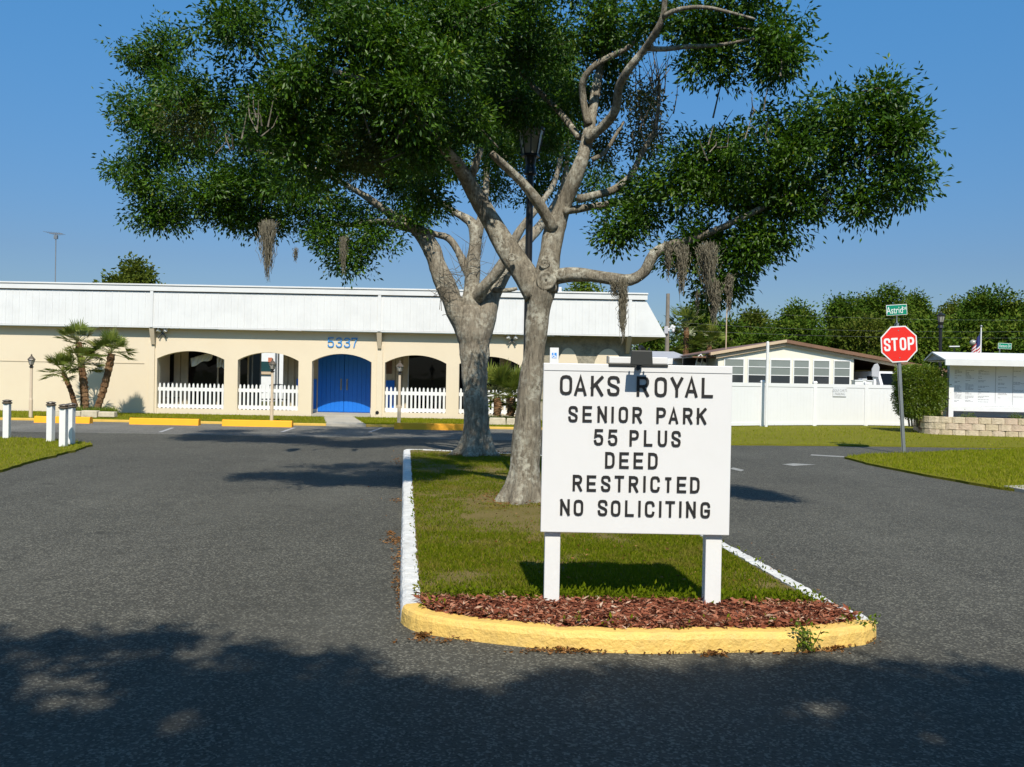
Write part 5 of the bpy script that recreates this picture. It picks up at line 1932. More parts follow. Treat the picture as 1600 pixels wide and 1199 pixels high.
# grey roofed carport left of the house
YC = 43.0
o = thing('carport', 'low grey roofed carport left of the brown roofed house', 'carport', P(1040, 600, YC))
xa, xb = P(975, 560, YC).x, P(1082, 560, YC).x
za = P(1040, 546, YC).z
build('roof', MB().add([(xa, YC, za - .42), (xb, YC, za - .42), (xb, YC + 5, za + .05), (xa, YC + 5, za + .05), (xa, YC, za - .46), (xb, YC, za - .46), (xb, YC + 5, za), (xa, YC + 5, za)], [(0, 1, 2, 3), (7, 6, 5, 4), (4, 5, 1, 0), (5, 6, 2, 1), (6, 7, 3, 2), (7, 4, 0, 3)]), 'grey_roof', o)
build('fascia', MB().bbox(xa, xb, YC - .06, YC - .002, za - .72, za - .44), 'white_paint', o)
build('beam', MB().bbox(xa, xb, YC + .3, YC + .4, za - .95, za - .75), 'white_paint', o)
for px in (985, 1030, 1078):
    build('post', MB().bbox(P(px, 560, YC).x - .05, P(px, 560, YC).x + .05, YC + .1, YC + .2, 0, za - .5), 'white_paint', o)
build('wall', MB().bbox(xa, xb, YC + 4.6, YC + 4.7, 0, za - .05), 'white_paint', o)

# van in the carport


def van():
    Y0 = HY - 1.0
    xa, xb = P(1374, 590, Y0).x, P(1374, 590, Y0).x + 1.98
    xc = (xa + xb) / 2
    o = thing('white_van', 'white van parked nose out in the dark carport, windscreen above the fence', 'van', (xc, Y0, .03))
    zt = P(1400, 580.5, Y0).z
    mb = MB()
    secs = [(Y0 - 1.15, .45, 1.05, .88), (Y0 - 1.1, .40, 1.12, .94), (Y0 - .25, .36, 1.28, .98), (Y0 + .55, .36, zt - .06, .86), (Y0 + .75, .36, zt, .86), (Y0 + 3.6, .36, zt, .86), (Y0 + 3.7, .4, zt - .1, .86)]
    vs, fs = [], []
    for y, zb, z_t, tw_ in secs:
        w2 = .99
        belt = min(1.25, z_t - .02)
        vs += [(xc - w2 * .95, y, zb), (xc - w2, y, .8), (xc - w2, y, belt), (xc - w2 * tw_, y, z_t), (xc + w2 * tw_, y, z_t), (xc + w2, y, belt), (xc + w2, y, .8), (xc + w2 * .95, y, zb)]
    k = 8
    for i in range(len(secs) - 1):
        for a in range(k):
            b = (a + 1) % k
            fs.append((i * k + a, (i + 1) * k + a, (i + 1) * k + b, i * k + b))
    fs += [tuple(range(k)), tuple(range((len(secs) - 1) * k + k - 1, (len(secs) - 1) * k - 1, -1))]
    build('body', mb.add(vs, fs), 'sign_white', o, bevel=.02)
    # windscreen lies on the sloping face, slightly proud
    z0w, z1w = 1.34, zt - .12
    def on(t):
        y_ = Y0 - .25 + .80 * t
        z_ = 1.28 + (zt - .06 - 1.28) * t
        return y_ - .02, z_ + .02
    (ya, za_), (yb, zb_2) = on(.08), on(.93)
    build('windscreen', MB().add([(xc - .86, ya, za_), (xc + .86, ya, za_), (xc + .76, yb, zb_2), (xc - .76, yb, zb_2)], [(0, 1, 2, 3)]), 'dark_glass', o)
    build('rear_mirror', MB().box((xc + .03, Y0 + .30, zb_2 - .16), (.16, .03, .06)), 'grey_metal', o)
    for s in (-1, 1):
        mr = MB().box((xc + s * 1.12, Y0 + .2, 1.5), (.14, .1, .24))
        mr.tube([(xc + s * .96, Y0 + .25, 1.4), (xc + s * 1.08, Y0 + .22, 1.45)], .02, 6)
        build('wing_mirror', mr, 'white_paint', o)
        build('headlight', MB().box((xc + s * .72, Y0 - 1.16, .9), (.3, .06, .2)), 'lamp_glass', o)
        build('side_window', MB().add([(xc + s * .985, Y0 + .6, 1.32), (xc + s * .985, Y0 + 1.5, 1.32), (xc + s * .9, Y0 + 1.5, zt - .2), (xc + s * .9, Y0 + .75, zt - .2)], [(0, 1, 2, 3)]), 'dark_glass', o)
        for yy in (Y0 - .3, Y0 + 2.8):
            w_ = build('wheel', MB().tube([(xc + s * .78, yy, .36), (xc + s * 1.0, yy, .36)], .34, 20), 'tyre', o)
            build('rim', MB().tube([(xc + s * .99, yy, .36), (xc + s * 1.01, yy, .36)], .2, 14), 'grey_metal', w_)
    build('grille', MB().box((xc, Y0 - 1.17, .88), (1.0, .04, .22)), 'black_metal', o)
    build('bumper', MB().box((xc, Y0 - 1.2, .55), (1.9, .16, .2)), 'grey_metal', o, bevel=.03)


van()
p = P(1366, 600, HY - 1)
o = thing('covered_mirror', 'grey rounded panel on a short white post in front of the carport', 'post', (p.x, HY - 1, .03))
zt, zm = P(1366, 568, HY - 1).z, P(1366, 588, HY - 1).z
build('post', MB().bbox(p.x - .05, p.x + .05, HY - 1.05, HY - .95, 0, zm), 'white_paint', o)
w2 = .16
build('panel', MB().prism([(p.x - w2, zm - .02), (p.x + w2 * .9, zm - .05), (p.x + w2, zt - .15), (p.x + w2 * .5, zt), (p.x - w2 * .4, zt - .05), (p.x - w2, zt - .25)], HY - 1.13, HY - 1.06), 'grey_roof', o, bevel=.02)
for px, py, w_, lab in ((1339, 594, .30, 'leftmost white storage box showing over the fence by the carport'), (1348, 592, .16, 'tallest white storage box over the fence by the carport'), (1356, 594.5, .22, 'rightmost white storage box over the fence by the carport')):
    p = P(px, py, HY - 2)
    o = thing('storage_box', lab, 'box', (p.x, HY - 2, .02), 'white boxes behind the fence')
    build('box_body', MB().bbox(p.x - w_ / 2, p.x + w_ / 2, HY - 2.2, HY - 1.8, .0, p.z - .05), 'white_paint', o, bevel=.01)
    build('lid', MB().bbox(p.x - w_ / 2 - .015, p.x + w_ / 2 + .015, HY - 2.22, HY - 1.78, p.z - .049, p.z), 'board_paper', o, bevel=.01)

# ------------------------------------------------------------------ hedge, notice board, block wall
YW = 26.6
wallt = thing('retaining_wall', 'low curved retaining wall of tan concrete blocks under the notice board', 'wall', (P(1520, 683, YW).x, YW, 0))
pathw = smooth_line([Vector((P(1437, 670, 29.2).x, 29.6, 0)), Vector((P(1436, 670, 28.2).x, 28.2, 0)), Vector((P(1442, 670, 27.4).x, 27.4, 0)), Vector((P(1470, 670, 26.9).x, 26.95, 0)), Vector((P(1540, 683, 26.5).x, 26.6, 0)), Vector((P(1640, 683, 26.2).x, 26.3, 0)), Vector((P(1800, 683, 26).x, 26.1, 0))], .05)
cum = [0]
for i in range(1, len(pathw)):
    cum.append(cum[-1] + (pathw[i] - pathw[i - 1]).length)


def at_len(s):
    for i in range(1, len(cum)):
        if cum[i] >= s:
            t = (s - cum[i - 1]) / max(1e-9, cum[i] - cum[i - 1])
            return pathw[i - 1].lerp(pathw[i], t)
    return pathw[-1]


BL, BHt = .36, .19
blk = MB()
hl = BL / 2 - .006
blk.add([(-hl, 0, .004), (hl, 0, .004), (hl, .22, .004), (-hl, .22, .004), (-hl, .012, BHt - .004), (hl, .012, BHt - .004), (hl, .22, BHt - .004), (-hl, .22, BHt - .004),
         (-hl * .55, -.03, .012), (hl * .5, -.035, .012), (hl * .5, -.02, BHt - .014), (-hl * .55, -.024, BHt - .012)],
        [(3, 2, 1, 0), (4, 5, 6, 7), (1, 2, 6, 5), (2, 3, 7, 6), (3, 0, 4, 7), (0, 1, 9, 8), (1, 5, 10, 9), (5, 4, 11, 10), (4, 0, 8, 11), (8, 9, 10, 11)])
fb = None
for row in range(3):
    s = BL / 2 + (BL / 2 if row % 2 else 0)
    while s < cum[-1] - BL:
        a, b = at_len(s - BL / 2), at_len(s + BL / 2)
        d = b - a
        if fb is None:
            fb = build('block', blk, 'wall_block', wallt, local=True)
            o = fb
        else:
            o = fb.copy()
            COL.objects.link(o)
        m_ = (a + b) / 2
        o.location = Vector((m_.x, m_.y + .02 * row + random.uniform(-.008, .008), BHt * row)) - wallt.location
        o.rotation_euler = (0, 0, math.atan2(d.y, d.x) + random.uniform(-.02, .02))
        s += BL
bed = [(p.x + .02, p.y + .12) for p in pathw] + [(pathw[-1].x, 29.6)]
tag(build('planting_bed', MB().slab(bed, 0, .53), 'mulch_bed'), kind='structure')
KY = 27.75
kiosk = thing('notice_board', 'roofed white notice board with columns of small print above the block wall', 'notice board', (P(1540, 640, KY).x, KY, .53))
kx0, kx1 = P(1489, 600, KY).x, P(1489, 600, KY).x + 6.0
kz = lambda py, px=1545: P(px, py, KY).z
build('board', MB().bbox(kx0, kx1, KY + .02, KY + .07, kz(635), kz(570)), 'board_paper', kiosk)
build('ledge', MB().bbox(kx0 - .02, kx1, KY - .1, KY + .10, kz(643.5), kz(635.5)), 'white_paint', kiosk, bevel=.01)
build('skirt', MB().bbox(kx0, kx1, KY + .55, KY + .6, .5, kz(640)), 'white_paint', kiosk)
for xx in (kx0 - .09, kx0 + 2.9, kx1 - .05):
    build('post', MB().bbox(xx - .075, xx + .075, KY - .1 if xx < kx0 else KY + .075, KY + .05 if xx < kx0 else KY + .2, .4, kz(570)), 'white_paint', kiosk, bevel=.006)
rx0 = P(1469, 560, KY - .5).x
ze = P(1545, 562.5, KY - .65).z
rz_ = kz(551.5)
rf = MB()
vs = [(rx0 + .08, KY - .62, ze), (kx1 + .4, KY - .62, ze), (kx1 + .4, KY + .05, rz_), (rx0, KY + .05, rz_), (kx1 + .4, KY + .75, ze), (rx0 + .08, KY + .75, ze)]
rf.add(vs, [(0, 1, 2, 3), (2, 4, 5, 3)])
ro = build('roof', rf, 'roof_white', kiosk)
sm = ro.modifiers.new('thick', 'SOLIDIFY')
sm.thickness = .04
build('fascia', MB().bbox(rx0 + .08, kx1 + .4, KY - .68, KY - .63, P(1545, 572, KY - .65).z, ze - .005), 'roof_white', kiosk)
build('gable', MB().prism([(0, 0), (0, 0), (0, 0)], 0, 0) if False else MB().add([(rx0 + .12, KY - .58, ze - .02), (rx0 + .12, KY + .7, ze - .02), (rx0 + .12, KY + .05, rz_ - .05), (rx0 + .16, KY - .58, ze - .02), (rx0 + .16, KY + .7, ze - .02), (rx0 + .16, KY + .05, rz_ - .05)], [(0, 2, 1), (3, 4, 5), (0, 1, 4, 3), (1, 2, 5, 4), (2, 0, 3, 5)]), 'grey_roof', kiosk)
build('soffit', MB().bbox(rx0 + .2, kx1 + .38, KY - .62, KY + .7, ze - .06, ze - .045), 'roof_white', kiosk)
# printed listings: rows of small grey strokes, columns as in the photograph
pr = MB()
col_px = [(1492, 1503), (1509, 1522), (1529, 1546), (1560, 1574), (1584, 1600)]
random.seed(21)
for ci, (a, b) in enumerate(col_px + [(1612, 1630), (1640, 1662)]):
    xa, xb = P(a, 600, KY).x, P(b, 600, KY).x
    y_ = 579.5
    while y_ < 630:
        if random.random() < (.8 if ci < 3 else .45):
            z = kz(y_)
            x_ = xa
            while x_ < xb * .98 + xa * .02:
                w_ = random.uniform(.02, .09)
                pr.bbox(x_, min(x_ + w_, xb), KY + .0175, KY + .0195, z - .008, z + .008)
                x_ += w_ + .014
                if random.random() < .22:
                    break
        y_ += 1.75
build('listing_lines', pr, 'print_grey', kiosk)['kind'] = 'stuff'
random.seed(5)
for pa in (1556, 1583):
    build('board_joint', MB().bbox(P(pa, 600, KY).x - .006, P(pa, 600, KY).x + .006, KY + .014, KY + .0195, kz(634), kz(572)), 'print_grey', kiosk)


def leafy_box(x0, x1, y0, y1, z0, z1, n_, L, mat, parent, name):
    # leaves in a thick shell with rounded corners, plus sparse inside
    c = np.array(((x0 + x1) / 2, (y0 + y1) / 2, (z0 + z1) / 2))
    h = np.array(((x1 - x0) / 2, (y1 - y0) / 2, (z1 - z0) / 2))
    d = unit(RNG.normal(size=(n_, 3)))
    pw = 9.0
    s = 1 / (np.abs(d) ** pw).sum(1) ** (1 / pw)
    pt = d * s[:, None] * (RNG.uniform(0.55, 1.0, n_) ** .5)[:, None]
    # narrower foot
    k = 1 - .22 * np.clip(-pt[:, 2] - .35, 0, 1)
    pt[:, 0] *= k
    p = c + pt * h
    V, F, R = sprays(p, d, 7, L * .8, L, .5, .05)
    return build_np(name, V, F, mat, parent, R)


HG = 27.9
hg = thing('trimmed_hedge', 'square clipped green hedge between the vinyl fence and the notice board', 'hedge', (P(1449, 650, HG).x, HG, .3))
hx0, hx1 = P(1421, 610, HG - .5).x, P(1479, 610, HG - .5).x
hz0, hz1 = P(1450, 652, HG - .5).z, P(1450, 574, HG - .5).z
leafy_box(hx0, hx1, HG - .55, HG + .75, hz0, hz1, 6500, .06, 'hedge_leaf', hg, 'foliage')
mb = MB()
for k in range(9):
    xx = hx0 + (hx1 - hx0) * (k + 1) / 10
    mb.tube([(xx * .6 + (hx0 + hx1) / 2 * .4, HG + random.uniform(-.2, .3), .2), (xx, HG + random.uniform(-.3, .4), hz1 - .25)], [.03, .012], 6)
build('stems', mb, 'twig', hg)
for px, py, lab in ((1512, 652, 'small low shrub behind the wall under the board\'s left part'), (1590, 655, 'small low shrub behind the wall at the picture\'s right edge')):
    p = P(px, py, 27.0)
    o = thing('low_shrub', lab, 'shrub', (p.x, 27.0, .53), 'low shrubs behind the block wall')
    c_, d_ = ellipsoid_pts((p.x, 27.0, .56), (.22, .15, .12), 60)
    V, F, R = sprays(c_, d_, 8, .04, .05, .4)
    build_np('foliage', V, F, 'hedge_leaf', o, R)
    build('stems', MB().tube([(p.x, 27.0, .45), (p.x, 27.0, .62)], .012, 5), 'twig', o)

# ------------------------------------------------------------------ stop sign with street name
sb = G(1413.5, 706.5, .04)
SYp = sb.y
k = SYp / FPX
topc = P(1404.5, 538, SYp)
st = thing('stop_sign', 'leaning red octagonal stop sign with a green street name blade on top', 'stop sign', sb)
ptop = P(1401.3, 505, SYp)
axis = (topc - sb).normalized()
lean = math.atan2(axis.x, axis.z)
RotL = Matrix.Rotation(lean, 3, 'Y')
side = RotL @ Vector((1, 0, 0))
LP = (ptop - sb).length
mb = MB()
for cx_, wx, wy, cy_ in ((0, .030, .006, .0), (-.022, .014, .03, .012), (.022, .014, .03, .012), (-.036, .018, .005, .026), (.036, .018, .005, .026)):
    mb.box(sb + axis * (LP / 2 - .05) + side * cx_ + Vector((0, cy_ + .02, 0)), (wx, wy, LP + .1), RotL)
build('post', mb, 'grey_metal', st)
R_ = 28.2 * k / math.cos(math.pi / 8) * 1.0


def octo(r, y0, y1, mat, nm):
    vs = []
    for y in (y0, y1):
        for i in range(8):
            a = math.pi / 8 + i * math.pi / 4
            v_ = RotL @ Vector((r * math.cos(a), 0, r * math.sin(a)))
            vs.append(topc + v_ + Vector((0, y, 0)))
    fs = [tuple(range(8)), tuple(range(15, 7, -1))] + [((i + 1) % 8, i, i + 8, (i + 1) % 8 + 8) for i in range(8)]
    build(nm, MB().add(vs, fs), mat, st)


octo(R_, -.006, .0, 'sign_white', 'border')
octo(R_ * .935, -.0085, -.0062, 'stop_red', 'face')


def tilt_letter(ch, u, w, h, s, v=0.0, y=-.0112):
    mb = MB()
    for i, (ln, cl) in enumerate(GL[ch]):
        pts = [(u - w / 2 + s / 2 + a * (w - s), v - h / 2 + s / 2 + b * (h - s)) for a, b in ln]
        mb.ribbon(pts, s / 2, y - .0005 * i, -.0086, cl)
    mb.v = [tuple(topc + RotL @ Vector((p[0], p[1], p[2]))) for p in mb.v]
    build('letter', mb, 'sign_white', st)


for ch, u in zip('STOP', (-.262, -.098, .085, .262)):
    tilt_letter(ch, u, .145, .285, .045, .0)
for v in (.30, -.30):
    c = topc + RotL @ Vector((0, 0, v))
    build('bolt', MB().tube([c + Vector((0, -.009, 0)), c + Vector((0, -.014, 0))], .012, 8), 'grey_metal', st)
# street name blade
bc = P(1401, 484.5, SYp)
ns = build('name_blade', MB().box(bc, (32.5 * k, .008, 16.5 * k), RotL), 'sign_white', st, bevel=.003)
build('blade_face', MB().box(bc + Vector((0, -.0055, 0)), (31 * k, .002, 15 * k), RotL), 'sign_green', ns)
ro_ = Matrix.Rotation(lean, 4, 'Y') @ Matrix.Rotation(math.pi / 2, 4, 'X')
t1 = text('Astrid', .215, bc + side * (-3.2 * k) + Vector((0, -.0085, -.01)), 'sign_white', ns, 'lettering', ro_.to_euler(), .001, .68)
t2 = text('DR', .09, bc + side * (12.2 * k) + Vector((0, -.0085, .02)), 'sign_white', ns, 'lettering', ro_.to_euler(), .001, .75)
build('blade_stem', MB().tube([ptop, ptop + axis * .06, bc - axis * (8 * k)], [.02, .012, .01], 8), 'grey_metal', st)

# ------------------------------------------------------------------ right background: lamp, flag, small signs
street_lamp(1470, 650, 488, 494, 503.5, 12, 5, 40.0, 'black lantern street lamp behind the notice board roof', 0.0)
YG = 45.0
c = P(1518, 650, YG)
o = thing('globe_lamp', 'distant white globe lamp left of the flag', 'lamp', (c.x, YG, 0))
zz = P(1518, 536, YG).z
build('post', MB().tube([(c.x, YG, 0), (c.x, YG, zz - .12)], .03, 8), 'black_metal', o)
build('globe', MB().lathe((c.x, YG, zz), [(.08, -.14), (.15, -.06), (.17, .03), (.12, .12), (.03, .16)], 14), 'lamp_glass', o, smooth=True)
YF = 42.0
c = P(1534, 650, YF)
x_, zt = P(1533, 515, YF).x, P(1533, 512, YF).z
o = thing('flagpole', 'white flagpole with a limp striped flag behind the notice board', 'flagpole', (x_, YF, 0))
build('pole', MB().tube([(x_, YF, 0), (x_, YF, zt)], [.045, .03], 10), 'sign_white', o)
build('finial', MB().lathe((x_, YF, zt), [(.03, 0), (.06, .04), (.06, .08), (.01, .12)], 10), 'grey_metal', o, smooth=True)
vs, fs, mi = [], [], []
n_, m_ = 13, 14
for i in range(n_ + 1):
    for j in range(m_ + 1):
        s, t = i / n_, j / m_                           # s across stripes, t along the fly
        x = x_ - .03 - t * .34 - .16 * s * t + .04 * math.sin(t * 12)
        z = zt - .12 - s * 1.05 - t * .85
        y = YF - .03 + .08 * math.sin(t * 14 + s * 2)
        vs.append((x, y, z))
for i in range(n_):
    for j in range(m_):
        a = i * (m_ + 1) + j
        fs.append((a, a + 1, a + m_ + 2, a + m_ + 1))
        mi.append(2 if (i < 7 and j < 6) else (0 if i % 2 == 0 else 1))
fl = build('flag', MB().add(vs, fs), ['flag_red', 'sign_white', 'flag_blue'], o, smooth=True)
fl.data.polygons.foreach_set('material_index', mi)
YV = 36.0
c = P(1570, 541, YV)
kk = YV / FPX
o = thing('street_name_sign', 'small distant green street name sign behind the notice board roof', 'street sign', (c.x, YV, 0))
build('post', MB().tube([(P(1562, 560, YV).x, YV + .02, 0), (P(1562, 560, YV).x, YV + .02, c.z)], .025, 8), 'grey_metal', o)
build('plate', MB().box(c, (21 * kk, .01, 9 * kk), Matrix.Rotation(.02, 3, 'Y')), 'sign_white', o)
build('face', MB().box(c + Vector((0, -.0075, 0)), (20 * kk, .002, 8 * kk), Matrix.Rotation(.02, 3, 'Y')), 'sign_green', o)
text('Ventura Dr', .165, c + Vector((0, -.011, 0)), 'sign_white', o, 'lettering', (math.pi / 2, 0, 0), .001, .62)
c = P(1491, 541.5, 44)
o = thing('roof_light', 'distant white crossbar lamp left of the globe lamp', 'lamp', (c.x, 44, 0))
build('post', MB().tube([(c.x, 44, 0), (c.x, 44, c.z + .05)], .03, 6), 'black_metal', o)
build('crossbar', MB().box(c, (.5, .08, .05), Matrix.Rotation(-.03, 3, 'Y')), 'sign_white', o)

# utility pole
YU = 50.0
x_ = P(1043, 500, YU).x
zt = P(1043, 459, YU).z
o = thing('utility_pole', 'grey utility pole with white hardware right of the clubhouse roof corner', 'utility pole', (x_, YU, 0))
build('pole', MB().tube([(x_, YU, 0), (x_, YU, zt)], [.14, .1], 10), 'wood_pole', o)
for dx, dz in ((.0, 0), (.14, .1), (.26, -.03), (.3, .14), (.2, .2)):
    p = P(1044, 516, YU)
    build('insulator', MB().lathe((p.x + dx, YU - .14, p.z + dz), [(.05, -.08), (.09, -.03), (.05, 0), (.09, .04), (.05, .09)], 8), 'white_paint', o)
build('hardware_box', MB().box((P(1040, 516, YU).x, YU - .16, P(1040, 516, YU).z), (.22, .14, .4)), 'grey_roof', o)
# wires towards the right
for i, (y0, y1, y2) in enumerate(((480, 500, 500), (503, 520, 517), (515, 527, 528))):
    a, m2, b = P(1046, y0, YU), P(1320, y1 + 4, YU + 1), P(1700, y2, YU + 2)
    pts = [a * (1 - t) ** 2 + m2 * 2 * t * (1 - t) + b * t * t for t in np.linspace(0, 1, 24)]
    o = build('power_line', MB().tube(pts, .004, 4), 'grey_metal')
    tag(o, ('highest', 'middle', 'lowest')[i] + ' of three thin power lines in front of the far trees', 'cable', 'power lines')

# ------------------------------------------------------------------ far trees


def far_tree(px, ytop, wpx, Y, label, mat='far_leaf', dens=1.0, leaf=.29, base_y=None, group='trees beyond the houses', low=0.25):
    top = P(px, ytop, Y)
    k = Y / FPX
    H, W = top.z * .96, wpx * k
    o = thing('broadleaf_tree', label, 'tree', (top.x, Y, -.03), group)
    tr = MB()
    tr.tube([(top.x, Y, -.1), (top.x + .1, Y, H * .3), (top.x - .05, Y, H * .6)], [.28, .2, .1], 8)
    for _ in range(5):
        a = random.uniform(0, 6.28)
        tr.tube([(top.x, Y, H * random.uniform(.25, .45)), (top.x + math.cos(a) * W * .22, Y + math.sin(a) * W * .22, H * .65), (top.x + math.cos(a) * W * .33, Y + math.sin(a) * W * .3, H * .82)], [.10, .06, .025], 6)
    build('trunk', tr, 'twig', o)
    parts = []
    nb = int(15 + 9 * dens)
    lean = random.uniform(-.15, .15)
    lobes = []
    for i in range(nb):
        a = random.uniform(0, 6.28)
        t = random.uniform(low, 1.0) if i > 4 else random.uniform(.86, 1.06)
        prof = math.sin(min(1, (t - low * .6) / (1 - low * .6)) * math.pi * .78 + .42)
        r = W * .56 * max(.2, prof) * random.uniform(.2, 1.15)
        cs = W * random.choice((.06, .08, .10, .13, .16, .19)) * (.75 if t > .95 else 1)
        lobes.append(((top.x + math.cos(a) * r * .95 + lean * W * t, Y + math.sin(a) * r * .7 - .1 * W, max(cs * .5, H * t - cs * .7 + random.gauss(0, .18))), cs))
    tot = sum(c[1] ** 2 for c in lobes)
    for c_, cs in lobes:
        n_ = int(1250 * min(1.25, dens) * cs * cs / tot) + 4
        p_, d_ = ellipsoid_pts(c_, (cs * random.uniform(.9, 1.5), cs, cs * random.uniform(.55, .9)), n_, .3)
        V, F, R = sprays(p_, d_, 9, leaf * 1.2, leaf * random.uniform(.8, 1.15), .55, .15)
        parts.append((V, F, np.clip(R * .6 + random.uniform(-.05, .45), 0, 1)))
    V, F, R = join_leaf(parts)
    build_np('crown', V, F, mat, o, R)
    return len(R)


random.seed(33)
far_tree(205, 413, 105, 46, 'round bright tree top showing above the left of the clubhouse roof', 'far_leaf_light', 1.2, .22)
far_tree(910, 443, 90, 56, 'low tree top just over the clubhouse roof right of the nearer oak', 'far_leaf', 1.0, .22)
far_tree(760, 450, 60, 60, 'sliver of tree top over the roof between the two oaks', 'far_leaf', .8, .22)
FT = [(1085, 492, 75, 62, 'dark round tree just right of the utility pole', 'far_leaf', 1.3),
      (1020, 520, 60, 70, 'small dark tree under the clubhouse roof corner', 'far_leaf', 1.0),
      (1145, 502, 70, 66, 'bushy tree behind the thin white aerial', 'far_leaf', 1.1),
      (1190, 497, 80, 70, 'rounded tree left of the house gable', 'far_leaf_light', 1.0),
      (1250, 482, 95, 74, 'broad tree rising over the house gable', 'far_leaf', 1.2),
      (1310, 470, 100, 76, 'tall wide tree over the right slope of the brown roof', 'far_leaf', 1.2),
      (1345, 470, 80, 82, 'tree left behind the street name blade', 'far_leaf_light', .9),
      (1390, 450, 100, 80, 'tallest tree crown right behind the street name blade', 'far_leaf', 1.2),
      (1440, 463, 70, 84, 'dark tree crown just right of the street name blade', 'far_leaf', 1.0),
      (1480, 465, 70, 86, 'thin sunlit grey crown above the black street lamp', 'far_leaf_light', .5),
      (1525, 451, 90, 78, 'open topped tall tree behind the flag', 'far_leaf', .9),
      (1575, 458, 90, 76, 'dark tall tree at the right picture edge', 'far_leaf', 1.2),
      (1640, 455, 110, 74, 'large tree just cut off by the right picture edge', 'far_leaf', 1.2),
      (1350, 505, 90, 62, 'lower yellow-green tree behind the stop sign', 'far_leaf_light', 1.0),
      (1440, 515, 90, 60, 'lower dark tree between stop sign and street lamp', 'far_leaf', 1.1),
      (1500, 500, 100, 64, 'deep green tree between street lamp and flag', 'far_leaf', 1.2),
      (1570, 500, 100, 62, 'deep green tree behind the distant green sign', 'far_leaf', 1.2),
      (1260, 510, 100, 64, 'lower green tree right behind the roof apex', 'far_leaf', 1.1),
      (1180, 522, 90, 60, 'low shrubby tree touching the house roof\'s left end', 'far_leaf', 1.0),
      (1620, 520, 100, 58, 'low tree right of the picture edge behind the board', 'far_leaf', 1.0)]
for px, yt, w_, Y, lab, mt, dn in FT:
    far_tree(px, yt, w_, Y, lab, mt, dn)
for px, yt, lab in ((1071, 530, 'yellowish drooping palm bush left, behind the carport'), (1108, 528, 'yellowish drooping palm bush right, behind the carport'), (1072, 500, 'spiky palm top among the dark trees by the utility pole')):
    Y = 54.0
    t = P(px, yt + 12, Y)
    fan_palm(Vector((t.x, Y, -.03)), t, .2, .16, 1.35, 22, lab, 'far_palm', 'palms behind the carport')

# ------------------------------------------------------------------ the oak behind the viewpoint whose shade covers the near road
UPS = np.array(-SUN_DIR)
holes = [(110, 1080, 105, 34), (290, 1135, 85, 20), (345, 1045, 70, 14), (235, 1022, 120, 12), (520, 1058, 75, 11), (910, 1088, 50, 12), (1290, 1108, 95, 17), (1450, 1150, 60, 24), (1535, 1076, 45, 12), (1590, 1128, 45, 16), (920, 1175, 60, 14), (1420, 1060, 50, 6), (1180, 1130, 60, 8), (40, 1025, 60, 12)]
edge = [(-900, 1010), (-200, 1000), (0, 999), (120, 1000), (220, 994), (330, 1004), (430, 1022), (560, 1040), (640, 1070), (700, 1084), (830, 1080), (880, 1062), (960, 1052), (1100, 1055), (1240, 1052), (1290, 1035), (1380, 1042), (1500, 1058), (1600, 1062), (1800, 1064), (2400, 1060)]


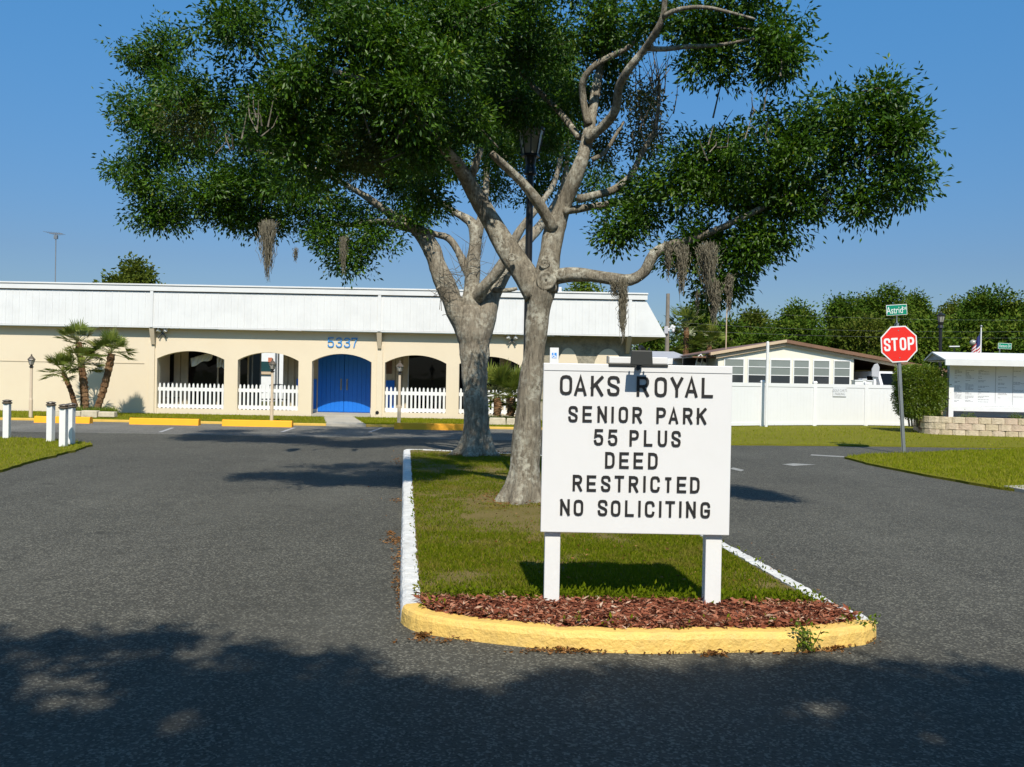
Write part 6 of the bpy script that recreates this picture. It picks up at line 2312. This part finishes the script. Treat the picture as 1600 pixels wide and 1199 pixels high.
def shade_tree():
    n_ = 34000
    X = RNG.uniform(-5.2, 5.2, n_)
    Yg = RNG.uniform(0.2, 5.6, n_)
    # photograph position of each ground point
    pts = np.stack([X, Yg, np.zeros(n_)], 1) - np.array(CAM)
    dz = pts @ np.array(f0)
    px = CW / 2 + FPX * (pts @ np.array(CR)) / dz
    py = CH / 2 - FPX * (pts @ np.array(CU)) / dz
    ye = np.interp(px, [e[0] for e in edge], [e[1] for e in edge]) + 7 * np.sin(px / 23.0) + 5 * np.sin(px / 9.7 + 2) + 4 * np.sin(px / 51.0)
    keep = py > ye + RNG.normal(size=n_) * 3
    for hx_, hy_, rx_, ry_ in holes:
        dd = ((px - hx_) / (rx_ * 1.1)) ** 2 + ((py - hy_) / (ry_ * 1.3)) ** 2
        keep &= ~((dd < 1.0) & (RNG.uniform(0, 1, n_) < 0.96))
    far_ = py > 1210
    keep &= ~(far_ & (RNG.uniform(0, 1, n_) < .55))
    g = np.stack([X, Yg, np.zeros(n_)], 1)[keep]
    h = RNG.uniform(6.6, 9.2, len(g))
    c_ = g + UPS * (h / UPS[2])[:, None]
    o = thing('oak_tree', 'oak behind the viewpoint, seen only by the leafy shade it throws over the near road', 'tree', (2.6, -6.5, 0))
    V, F, R = sprays(c_, np.tile([[0, 0, .2]], (len(c_), 1)), 7, .05, .125, .5)
    # extra crown added out of view, sides and behind, to block sky light
    n2 = 7000
    X2, Y2, Z2 = RNG.uniform(-9, 9, n2), RNG.uniform(-11.5, -3.5, n2), RNG.uniform(4.6, 9.5, n2)
    k2 = (X2 / 9) ** 2 + ((Y2 + 7) / 5) ** 2 < 1
    c2 = np.stack([X2, Y2, Z2], 1)[k2]
    gY = c2[:, 1] + c2[:, 2] * (-SUN_DIR.y / SUN_DIR.z) * -1
    c2 = c2[gY < 3.4]
    V2, F2, R2 = sprays(c2, np.tile([[0, 0, .2]], (len(c2), 1)), 8, .2, .26, .5)
    V, F, R = join_leaf([(V, F, R), (V2, F2, R2)])
    build_np('crown', V, F, 'oak_leaf', o, R)
    build('trunk', tapered([Vector((2.6, -6.5, -.05)), Vector((2.6, -6.5, .6)), Vector((2.5, -6.4, 2)), Vector((2.3, -6.2, 3.6)), Vector((1.8, -5.4, 6.0)), Vector((1.2, -4.6, 7.8))], [.5, .38, .33, .3, .2, .1], 14), 'bark', o, smooth=True)
    for tip in ((-3.5, -3.6, 7.6), (-1.5, -4.2, 8.0), (4.4, -3.8, 7.8), (.5, -2.6, 7.4), (-4.0, -5, 8.2)):
        a = Vector((2.3, -6.2, 3.6))
        b = Vector(tip)
        m_ = a.lerp(b, .5) + Vector((0, 0, .7))
        ln = [a * (1 - t) ** 2 + m_ * 2 * t * (1 - t) + b * t * t for t in np.linspace(0, 1, 14)]
        build('limb', tapered(ln, [.17 * (1 - t) + .03 for t in np.linspace(0, 1, 14)], 8), 'bark', o, smooth=True)


shade_tree()
